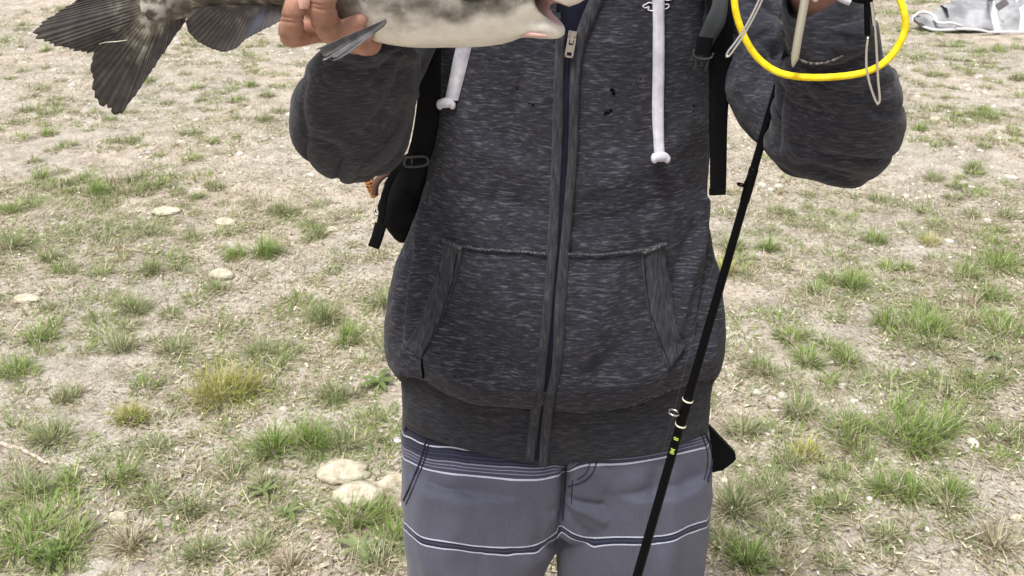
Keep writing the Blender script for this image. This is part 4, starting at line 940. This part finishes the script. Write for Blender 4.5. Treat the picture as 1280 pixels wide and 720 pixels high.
# =================================================================== FISH
YF = .78; kF = mpp(0, YF)
fish = empty('catfish', tuple(P(440, 0, YF))); tag(fish, 'large olive and white catfish with forked tail held sideways', 'fish')
def fsec(rows, nrow, nseg=40, ex=2.0):
    r = resample(rows, nrow); c = r[:, :2]; t = np.gradient(c, axis=0); t /= np.linalg.norm(t, axis=1)[:, None]; V = []
    for i in range(nrow):
        nx, ny = -t[i, 1], t[i, 0]
        for j in range(nseg):
            a = 2 * math.pi * j / nseg; s, q = math.sin(a), math.cos(a)
            s = math.copysign(abs(s) ** (2 / ex), s); q = math.copysign(abs(q) ** (2 / ex), q)
            px = c[i, 0] + nx * r[i, 2] * s; py = c[i, 1] + ny * r[i, 2] * s
            V.append(np.array(P(px, py, YF)) + np.array([0, 1, 0]) * q * r[i, 3])
    return np.array(V), quads(nrow, nseg, True) + [tuple(range(nseg))[::-1], tuple(range((nrow - 1) * nseg, nrow * nseg))]
bodyrows = [(150, 26, 20, .0028), (166, 20, 29, .0040), (188, 12, 33, .0075), (214, -1, 31, .013), (250, -19, 31, .019), (300, -27, 36, .022), (350, -32, 42, .026), (400, -33, 51, .031), (440, -28, 61, .036), (480, -20, 71, .041), (520, -14, 72, .044), (560, -12, 70, .045), (600, -12, 69, .045), (632, -14, 65, .043), (655, -18, 54, .040), (672, -24, 42, .036), (684, -26, 30, .028)]
upjaw = [(640, -28, 46, .040), (670, -26, 40, .038), (695, -22, 34, .034), (715, -18, 27, .028), (729, -13, 18, .019), (737, -9, 7, .008)]
lowjaw = [(622, 8, 42, .034), (645, 16, 32, .034), (662, 23, 23, .031), (680, 30, 17, .027), (694, 36, 12, .020), (703, 39.5, 7, .012), (706, 41, 2, .004)]
parts = [fsec(bodyrows, 120), fsec(upjaw, 40), fsec(lowjaw, 40)]
fv, ff, fn = remesh(parts, .0022, 4)
# hollow mouth
ang = math.radians(38); rx, rz = 46 * kF, 13 * kF
c0 = np.array(P(695, 13, YF - .016)); rot = np.array([[math.cos(ang), 0, math.sin(ang)], [0, 1, 0], [-math.sin(ang), 0, math.cos(ang)]])
ev, ef = ellipsoid(c0, (rx, .030, rz), rot, 40, 24)
fo = mk('tmpf', fv, ff, M['fish']); eo = mk('tmpe', ev, ef, M['fish'])
for o_ in (fo, eo):
    bm = bmesh.new(); bm.from_mesh(o_.data); bmesh.ops.recalc_face_normals(bm, faces=bm.faces); bm.to_mesh(o_.data); bm.free()
bo = fo.modifiers.new('b', 'BOOLEAN'); bo.operation = 'DIFFERENCE'; bo.object = eo; bo.solver = 'EXACT'
me = bpy.data.meshes.new_from_object(fo.evaluated_get(bpy.context.evaluated_depsgraph_get()))
fv = np.array([tuple(v.co) for v in me.vertices]); ff = [tuple(p.vertices) for p in me.polygons]
bpy.data.objects.remove(fo); bpy.data.objects.remove(eo)
q = proj(fv); rs = resample(bodyrows, 200); cy = np.interp(q[:, 0], rs[:, 0], rs[:, 1]); hh = np.interp(q[:, 0], rs[:, 0], rs[:, 2])
s = (q[:, 1] - cy) / hh
n1 = fbm(q[:, 0] * .03 + 3, q[:, 1] * .05 + 3, 4) - .45
start = np.clip((q[:, 0] - 425) / 45, 0, 1)
pale = np.clip((s - (.44 - .0004 * (q[:, 0] - 470)) + n1 * .45) / .30, 0, 1) * start
snout = np.clip((q[:, 0] - 668) / 16, 0, 1) * (q[:, 1] < 16)
pale = np.maximum(pale, snout * np.clip((q[:, 1] + 12) / 34, 0, .55)); pale = np.where((q[:, 0] > 640) & (q[:, 1] > 18), np.maximum(pale, .85), pale)
grey = np.clip((q[:, 0] - 415) / 60, 0, 1) * (.16 + .25 * np.clip(n1 * 3, -.4, .5)); pale = np.maximum(pale, grey * (1 - snout))
n2 = fbm(q[:, 0] * .085 + 2, q[:, 1] * .11 + 6, 3); pat = np.clip((235 - q[:, 0]) / 40, 0, 1) * np.clip((n2 - .46) * 4, 0, .36); pale = np.maximum(pale, pat)
inner = (((fv - c0) @ rot) / np.array([rx, .030, rz])); dd = np.linalg.norm(inner, axis=1); ins = np.clip((1.12 - dd) / .08, 0, 1)
deep = ins * np.clip((688 - q[:, 0]) / 16, 0, 1)
tone = np.stack([pale, ins * .8 * (1 - deep), deep * .9, np.ones(len(fv))], 1)
mk('fish_body', fv, ff, 'fish', fish, attrs={'tone': ('FLOAT_COLOR', tone)})
def fin(name, base, edge, Yb, Ye, rays, amp=.0012, jag=.05, thick=.0016, pale=0.0, blue_highlight=None, power=1.0, m='fin'):
    rays = int(rays * 1.5); nu, nv = rays * 6 + 1, 26; E = resample(edge, nu); B = resample(base, 400)[(np.linspace(0, 1, nu) ** power * 399).astype(int)]; V = []; T = []; rj = RNG.random(rays + 2)
    jg = RNG.random(rays + 1) * jag
    for side in (-1, 1):
        for i in range(nv):
            v_ = i / (nv - 1)
            for j in range(nu):
                u = j / (nu - 1); ph = u * rays; rr_ = (.5 + .5 * math.cos(2 * math.pi * ph)) * (.35 + .65 * rj[int(round(ph))])
                L = 1 - (1 - rr_) * (jag * .4) - jg[int(round(ph))] * .6 + jag * .55
                q = B[j] + (E[j] - B[j]) * v_ * L
                q = q + np.array([math.sin(v_ * 7 + j) * .15, 0])
                y = Yb + (Ye - Yb) * v_ - amp * (rr_ - .5) * min(1, v_ * 4) * (1 - .3 * v_) + .004 * math.sin(u * 3.1 * 2) * v_
                V.append(np.array(P(q[0], q[1], y)) + np.array([0, 1, 0]) * side * thick * (1.15 - v_ * .85))
                T.append((rr_ ** 1.5 * (.35 + .65 * v_) * .9, pale * min(1, max(0, 1.6 - v_ * 3.0 - .6 * rj[int(round(ph))])), (math.exp(-((u - blue_highlight) / .07) ** 2) * .6 * math.sin(v_ * 3) if blue_highlight else 0), 1))  # third channel paints a bluish highlight into the fin colour
    n2 = nu * nv; f = quads(nv, nu); f = [tuple(reversed(k)) for k in f] + [tuple(i + n2 for i in k) for k in f]
    f = [tuple(reversed(k)) for k in f]
    rimix = [(nv - 1) * nu + j for j in range(nu)]
    f += [(rimix[j], rimix[j + 1], rimix[j + 1] + n2, rimix[j] + n2) for j in range(nu - 1)]
    for e in (0, nu - 1): f += [(i * nu + e, (i + 1) * nu + e, (i + 1) * nu + e + n2, i * nu + e + n2) for i in range(nv - 1)]
    return mk(name, V, f, m, fish, attrs={'tone': ('FLOAT_COLOR', T)})
fin('caudal_fin', [(196, -32), (186, -12), (182, 6), (184, 22), (188, 36)], [(112, -8), (88, 5), (62, 22), (45, 36), (50, 49), (66, 55), (88, 61), (112, 66)], YF - .0045, YF + .001, 13, .0008, .10, thick=.0016, pale=1.0)
fin('caudal_fin', [(180, 14), (188, 24), (200, 24), (214, 14), (226, 2)], [(117, 62), (115, 80), (117, 100), (124, 124), (143, 141), (158, 134), (184, 98), (203, 68), (232, 26)], YF - .0060, YF - .004, 14, .0008, .10, thick=.0016, pale=1.0)
fin('anal_fin', [(243, 8), (275, 6), (310, 4), (355, 4)], [(232, 27), (237, 42), (252, 54), (276, 64), (294, 61), (306, 50), (324, 40), (360, 22)], YF - .010, YF - .016, 17, .0007, .05, pale=.5, blue_highlight=.66, power=.5)
fin('pelvic_fin', [(482, 24), (483, 28), (480, 33)], [(398, 60), (402, 68), (410, 73), (424, 73), (440, 64)], YF - .040, YF - .078, 6, .0022, .16, thick=.0011, m='fin_pale')
fin('pectoral_fin', [(575, -2), (588, 2), (602, 0)], [(560, -55), (600, -62), (640, -45)], YF - .046, YF - .058, 8, .0016, .04)
def fbar(pts, Y, r, m='fish', tone_=(.5, 0, 0, 1), name='barbel'):
    p = resample([A(a, b, y) for (a, b), y in zip(pts, Y)], 24); v, f2 = tube(p, np.linspace(r, r * .35, 24), 10)
    mk(name, v, f2, m, fish, attrs={'tone': ('FLOAT_COLOR', np.tile(tone_, (len(v), 1)))})
fbar([(648, 40), (662, 43), (674, 44), (683, 45)], [YF - .02, YF - .028, YF - .03, YF - .03], .0032, tone_=(.5, .65, 0, 1))
fbar([(690, -30), (640, -50), (600, -58)], [YF - .03, YF - .055, YF - .06], .003, tone_=(0, 0, .5, 1))
v, f2 = ellipsoid(A(690, -34, YF - .030), (.006, .004, .006)); mk('eye', v, f2, 'rod', fish)
p = resample([A(124, 55, YF - .008), A(132, 53, YF - .012), A(146, 52, YF - .012), A(160, 50, YF - .009)], 20); v, f2 = tube(p, .00045, 6)
mk('torn_ray', v, f2, 'needle', fish)

# =================================================================== FISHING ROD
ra = A(1002, 3, .972); rb = A(798, 715, .975); d = (rb - ra) / np.linalg.norm(rb - ra)
tend = (ra[2] - .012) / -d[2]; butt = ra + d * tend; tip = ra - d * .55
rod = empty('fishing_rod', tuple(butt)); tag(rod, 'black fishing rod with lime lettering leaning across the hoodie and shorts', 'fishing rod')
Lr = np.linalg.norm(butt - tip); gl = .34
kk = np.linspace(0, 1, 40)[:, None]; p = tip * (1 - kk) + (butt - d * gl) * kk
v, f2 = tube(p, np.interp(kk[:, 0], [0, .36, .9, 1], [.0022, .0040, .0062, .0065]), 16); blank = mk('blank', v, f2, 'rod', rod)
p = (butt - d * gl) * (1 - kk) + butt * kk; v, f2 = tube(p, .0125 + .002 * np.sin(kk[:, 0] * 9), 20); mk('grip', v, f2, 'black', rod)
v, f2 = capsule([butt - d * .01, butt + d * .001], [.0155, .0155]); mk('butt_cap', v, f2, 'rod', rod)
def on_rod(px, py):
    t = np.linspace(0, Lr, 4000); pp = tip + np.outer(t, d); q = proj(pp); i = np.argmin((q[:, 0] - px) ** 2 + (q[:, 1] - py) ** 2); return pp[i]
rodR = lambda c: np.interp(np.linalg.norm(c - tip) / (Lr - gl), [0, .36, .9, 1], [.0022, .0040, .0062, .0065])
for px, py in ((860.5, 500), (851.5, 531)):
    c = on_rod(px, py); r = rodR(c); v, f2 = tube([c - d * .0011, c - d * .0008, c + d * .0008, c + d * .0011], [r * 1.05, r * 1.27, r * 1.27, r * 1.05], 20); mk('thread_wrap', v, f2, 'cream', rod)
def guide(px, py, rg, m, off):
    c = on_rod(px, py); r = rodR(c); sd2 = np.array([-1, -.35, 0]); sd2 -= d * (sd2 @ d); sd2 /= np.linalg.norm(sd2); e = np.cross(d, sd2)
    cen = c + sd2 * (r + rg + off); tl = d * .35
    pr = [cen + rg * (math.cos(a) * sd2 + math.sin(a) * e) for a in np.linspace(0, 2 * math.pi, 33)]
    v, f2 = tube(pr, .0011, 8, False); g = mk('line_guide', v, f2, m, rod)
    v, f2 = join([tube([c + sd2 * r * .8 - d * .016, c + sd2 * (r + .0015), cen - sd2 * rg * .9], [.0016, .0015, .0012], 8), tube([c + sd2 * r * .8 + d * .016, c + sd2 * (r + .001), cen - sd2 * rg * .9], [.0016, .0015, .0012], 8)]); mk('guide_foot', v, f2, 'rod', g)
    v, f2 = tube([c - d * .02, c - d * .018, c + d * .018, c + d * .02], [r * 1.01, r * 1.16, r * 1.16, r * 1.01], 18); mk('guide_wrap', v, f2, 'rod', g)
    return cen
g1 = guide(855.5, 515, .0058, 'steel', .003); g2 = guide(934.5, 231, .0038, 'rod', .002); g3 = guide(1018, -60, .003, 'rod', .002)
v, f2 = tube(resample([g3, g2, (g2 + g1) / 2 + np.array([-.004, .004, 0]), g1, g1 + (butt - g1) * .6], 60), .00011, 5); mk('line', v, f2, 'line', rod)
# lime print wrapped round the blank
def rod_text(s, px, py, size):
    cu = bpy.data.curves.new('t', 'FONT'); cu.body = s; cu.size = size; cu.align_x = 'CENTER'; cu.align_y = 'CENTER'; cu.offset = .0002; o = bpy.data.objects.new('t', cu); COL.objects.link(o)
    me = bpy.data.meshes.new_from_object(o.evaluated_get(bpy.context.evaluated_depsgraph_get())); bm = bmesh.new(); bm.from_mesh(me)
    bmesh.ops.triangulate(bm, faces=bm.faces); bmesh.ops.subdivide_edges(bm, edges=bm.edges, cuts=2, use_grid_fill=True); bm.normal_update()
    c = on_rod(px, py); r = rodR(c) * 1.02 + .0001
    o_ = np.array([-.50, -1, .3]); o_ -= d * (o_ @ d); o_ /= np.linalg.norm(o_); e = np.cross(o_, -d)
    V2 = [c - d * vv.co.x + r * (math.cos(vv.co.y / r) * o_ + math.sin(vv.co.y / r) * -e) for vv in bm.verts]
    V2 = np.array(V2); F2 = [tuple(k.index for k in q.verts) for q in bm.faces]; bm.free(); bpy.data.objects.remove(o)
    mk('lettering', V2, F2, 'lime', rod, smooth=False)
rod_text('IM', 840, 561, .0072); rod_text('8', 845.5, 546, .0082)

# =================================================================== FISH STRINGER in the raised hand
sg = empty('fish_stringer', tuple(A(1030, -30, .80))); tag(sg, 'yellow rope fish stringer with metal clips hanging from the raised hand', 'stringer')
YR = .79
rp = [(1000, -95, .80), (950, -75, .80), (925, -40, .795), (918, -5, YR), (924, 30, YR), (942, 66, YR), (968, 88, YR - .005), (1000, 96, YR - .01), (1045, 96, YR - .01), (1085, 89, YR - .005), (1112, 72, YR), (1130, 42, YR), (1130, 15, YR), (1118, -15, .795), (1095, -60, .80), (1040, -92, .80)]
p = resample([A(*k) for k in rp], 260); th = np.linspace(0, 2 * np.pi * 70, 260)
v, f2 = tube(p, .0029, 14)
vv = v.reshape(260, 14, 3); vv = p[:, None] + (vv - p[:, None]) * (1 + .025 * np.sin(np.arange(14)[None, :] * 2 * np.pi / 14 * 4 + np.arange(260)[:, None] * 1.1))[..., None]
mk('rope', vv.reshape(-1, 3), f2, 'rope', sg)
p = np.array([A(1012, -38, .775), A(1006, 0, .772), A(998, 45, .77), A(993.5, 72, .77), A(991.5, 80, .77), A(991, 84, .77)]); p = resample(p, 40)
v, f2 = tube(p, np.interp(np.linspace(0, 1, 40), [0, .85, .91, .98, 1], [.0036, .0032, .0030, .0012, .0004]), 14); mk('needle', v, f2, 'needle', sg)
def wire(pts, r, name='wire_clip', m='steel', n=80):
    v, f2 = tube(resample([A(*k) for k in pts], n), r, 8); return mk(name, v, f2, m, sg)
wire([(962, -40, .78), (951, -6, .778), (936, 26, .775), (921, 50, .774), (911, 63, .774), (907.5, 70, .774), (910.5, 70.5, .774), (918, 61, .774), (930, 43, .775), (944, 18, .777), (956, -8, .779), (968, -40, .78)], .00088)
wire([(1086, -30, .785), (1088, 0, .783), (1091, 18, .782), (1094, 40, .781), (1096, 70, .781), (1097.5, 100, .781), (1099.5, 122, .781), (1098, 130, .781), (1095.5, 128, .781), (1090, 114, .781), (1085.5, 98, .781), (1083, 82, .781), (1083, 62, .781), (1085, 46, .781)], .00105)
wire([(1087, -10, .784), (1090, 10, .783), (1092.5, 32, .782)], .0019, 'clip_barrel')
wire([(1084, -2, .784), (1084, 20, .783), (1084.5, 44, .782)], .0026, 'clip_sleeve', 'rod')
wire([(1062, -6, .786), (1075, -1, .785), (1090, -2, .784)], .0036, 'swivel', 'rod')
wire([(1046, -6, .788), (1055, -1, .787), (1063, 2, .786)], .0034, 'clip_tongue', 'white_cord', 20)
wire([(1014, -4, .776), (1019, 0, .776), (1024, -6, .777)], .0018, 'link_ring', 'steel', 20)

# =================================================================== BACKPACK worn by the person
pack = empty('backpack', (XC, 1.36, P(690, 300, 1.36).z)); tag(pack, 'black backpack worn over the hoodie with straps down both sides', 'backpack')
zt, zb = P(690, -60, 1.4).z, P(690, 290, 1.4).z
v, f2 = loft([(XC, 1.40, zb - .01, .10, .05, .05), (XC, 1.40, zb + .02, .135, .085, .09), (XC, 1.40, (zt + zb) / 2, .14, .09, .10), (XC, 1.40, zt - .03, .135, .08, .085), (XC, 1.40, zt, .09, .04, .05)], 60, 40, 3.2); mk('main_pocket', v, f2, 'black', pack)
# side pocket seen past the torso
sp_ = srows([(196, 505, 545, 1.245, .03), (210, 494, 548, 1.25, .035), (232, 481, 548, 1.255, .04), (255, 474, 545, 1.26, .042), (272, 478, 540, 1.26, .04), (285, 488, 530, 1.26, .03), (296, 495, 520, 1.26, .02), (300, 498, 510, 1.26, .008)])
v, f2 = loft(sp_[::-1], 40, 40, 2.3); vn = v - v.mean(0); v = v + vn / np.linalg.norm(vn, axis=1)[:, None] * wrinkle_noise(v, 30, 30, .012)[:, None]; mk('side_pocket', v, f2, 'black', pack)
TS = bvh_of(np.vstack([V, LV, RV]), [tuple(q) for q in f] + [tuple(i + len(V) for i in q) for q in LF] + [tuple(i + len(V) + len(LV) for i in q) for q in RF])
def free_ribbon(pts, wd, m, name, thick=.0022, parent=pack, n=60, face=(0, -1, .1), bow=0.0):
    p = resample([A(*k) for k in pts], n); t = np.gradient(p, axis=0); t /= np.linalg.norm(t, axis=1)[:, None]
    face = np.array(face, float); V2 = []; ws = np.interp(np.linspace(0, 1, n), np.linspace(0, 1, len(np.atleast_1d(wd))), np.atleast_1d(wd))
    for i in range(n):
        s = np.cross(t[i], face); s /= np.linalg.norm(s); o = np.cross(s, t[i]); w2 = ws[i] / 2
        prof = [(-1, -.6), (-.92, 1), (-.4, 1.0), (.4, 1.0), (.92, 1), (1, -.6), (.9, -1), (-.9, -1)]
        for a, b in prof: V2.append(p[i] + s * a * w2 + o * b * thick * .5)
    return mk(name, V2, quads(n, 8, True) + [tuple(range(8))[::-1], tuple(range((n - 1) * 8, n * 8))], m, parent)
free_ribbon([(585, -115, 1.17), (556, -60, 1.09), (540, 0, 1.11), (537, 60, 1.13), (536, 120, 1.14), (530, 170, 1.15), (521, 205, 1.165), (515, 240, 1.22)], [.034, .034, .028, .0265, .0275, .030, .03, .03], 'black', 'shoulder_strap', .007, face=(-.15, -1, .1))
free_ribbon([(524, 196, 1.15), (508, 205, 1.16), (494, 214, 1.19), (482, 240, 1.20), (477, 268, 1.20), (474, 285, 1.195)], .009, 'black', 'webbing_tail', .0016)
free_ribbon([(476, 280, 1.19), (472, 295, 1.188), (467, 309, 1.187)], .0155, 'black', 'strap_end', .0035)
bk = [A(507, 197, 1.14), A(532, 196, 1.13), A(533, 206, 1.13), A(508, 208, 1.14), A(507, 197, 1.14)]
v, f2 = tube(resample(bk, 50), .0016, 8); mk('ladder_buckle', v, f2, 'black_plastic', pack)
v, f2 = tube([A(515, 195, 1.14), A(515.5, 210, 1.14)], .0013, 8); mk('buckle_bar', v, f2, 'black_plastic', pack)
# image-right straps
free_ribbon([(860, -115, 1.17), (886, -60, 1.095), (900, 0, 1.085), (901, 50, 1.085), (900, 100, 1.09), (898, 150, 1.095), (898, 200, 1.10), (897.5, 240, 1.10)], [.034, .034, .030, .030, .027, .023, .0205, .0195], 'black', 'shoulder_strap', .006, face=(.25, -1, .1))
free_ribbon([(897, 236, 1.098), (897, 243, 1.098)], .0200, 'black', 'strap_end', .0055)
free_ribbon([(902, -10, 1.07), (899, 12, 1.066), (893, 30, 1.066), (885, 45, 1.07), (880, 56, 1.073)], [.017, .018, .022, .020, .018], 'grey_webbing', 'chest_strap', .0022)
free_ribbon([(882, 46, 1.071), (878, 68, 1.073)], .0175, 'black', 'strap_end', .006)
def pipe(pts, r, m, name, parent=pack, n=50): v, f2 = tube(resample([A(*k) for k in pts], n), r, 8); return mk(name, v, f2, m, parent)
pipe([(868, 62, 1.073), (867, 69, 1.072), (873, 73, 1.071), (882, 74, 1.071), (889, 72, 1.072), (892, 66, 1.073)], .0014, 'black_plastic', 'buckle_frame')
pipe([(870, 73, 1.073), (870, 80, 1.074), (868, 87, 1.076)], .0018, 'black_plastic', 'buckle_prong'); pipe([(878, 75, 1.073), (877, 82, 1.075)], .0022, 'black_plastic', 'buckle_prong'); pipe([(886, 74, 1.073), (884, 81, 1.074), (882, 88, 1.076)], .0018, 'black_plastic', 'buckle_prong')
# trinket hanging behind the side pocket
tk = empty('beaded_charm', tuple(A(470, 215, 1.29))); tag(tk, 'small gold beaded charm with brown leather loop hanging by black backpack pocket', 'charm')
iv2, if2 = ico(2)
bc = resample([A(457, 217, 1.28), A(461, 226, 1.278), A(465, 236, 1.28), A(468, 244, 1.282)], 9)
for i, c in enumerate(bc):
    for s in (-1, 0, 1):
        mk('bead', iv2 * .0031 + c + np.array([s * .0052 * (1 - .06 * i), -.002 * (s == 0), .001 * s]), if2, 'gold', tk)
v, f2 = tube(resample([A(468, 243, 1.27), A(470, 230, 1.265), A(476, 222, 1.262), A(484, 217, 1.262), A(489, 222, 1.265), A(483, 232, 1.27)], 40), .0048, 10, ell=.5); mk('leather_loop', v, f2, 'brown_leather', tk)
v, f2 = remesh([ellipsoid(A(476, 210, 1.285), (.0125, .003, .0135)), ellipsoid(A(488, 200, 1.285), (.0110, .003, .0125))], .0015, 3)[:2]; mk('cloth_tag', v, f2, 'pale_yellow', tk)
v, f2 = remesh([ellipsoid(A(499, 194, 1.255), (.005, .004, .0065)), ellipsoid(A(494, 200, 1.26), (.005, .004, .006))], .0012, 3)[:2]; mk('leather_toggle', v, f2, 'brown_leather', tk)
v, f2 = tube(resample([A(468, 262, 1.26), A(470, 268, 1.257), A(476, 268, 1.255)], 16), .0024, 8); mk('ring', v, f2, 'dull_steel', tk)

# black pouch behind the right hip
ps = [A(884, 530, 1.235), A(921, 569, 1.25), A(918, 575, 1.25), A(902, 586, 1.245), A(888, 590, 1.235), A(875, 575, 1.23), A(872, 540, 1.23)]
bm = bmesh.new(); fr = [bm.verts.new(p + np.array([0, -.007, 0])) for p in ps]; bkv = [bm.verts.new(p + np.array([0, .012, 0])) for p in ps]
bm.faces.new(fr); bm.faces.new(bkv[::-1])
for i in range(len(ps)): bm.faces.new((fr[i], bkv[i], bkv[(i + 1) % len(ps)], fr[(i + 1) % len(ps)]))
bmesh.ops.recalc_face_normals(bm, faces=bm.faces); bmesh.ops.bevel(bm, geom=bm.edges[:] , offset=.0035, segments=3, affect='EDGES'); 
vv = np.array([tuple(k.co) for k in bm.verts]); fl = [tuple(k.index for k in q.verts) for q in bm.faces]; bm.free()
tag(mk('hip_pouch', vv, fl, 'black', base=tuple(ps[0]), smooth=False), 'black cloth pouch corner sticking out behind the hip', 'pouch')
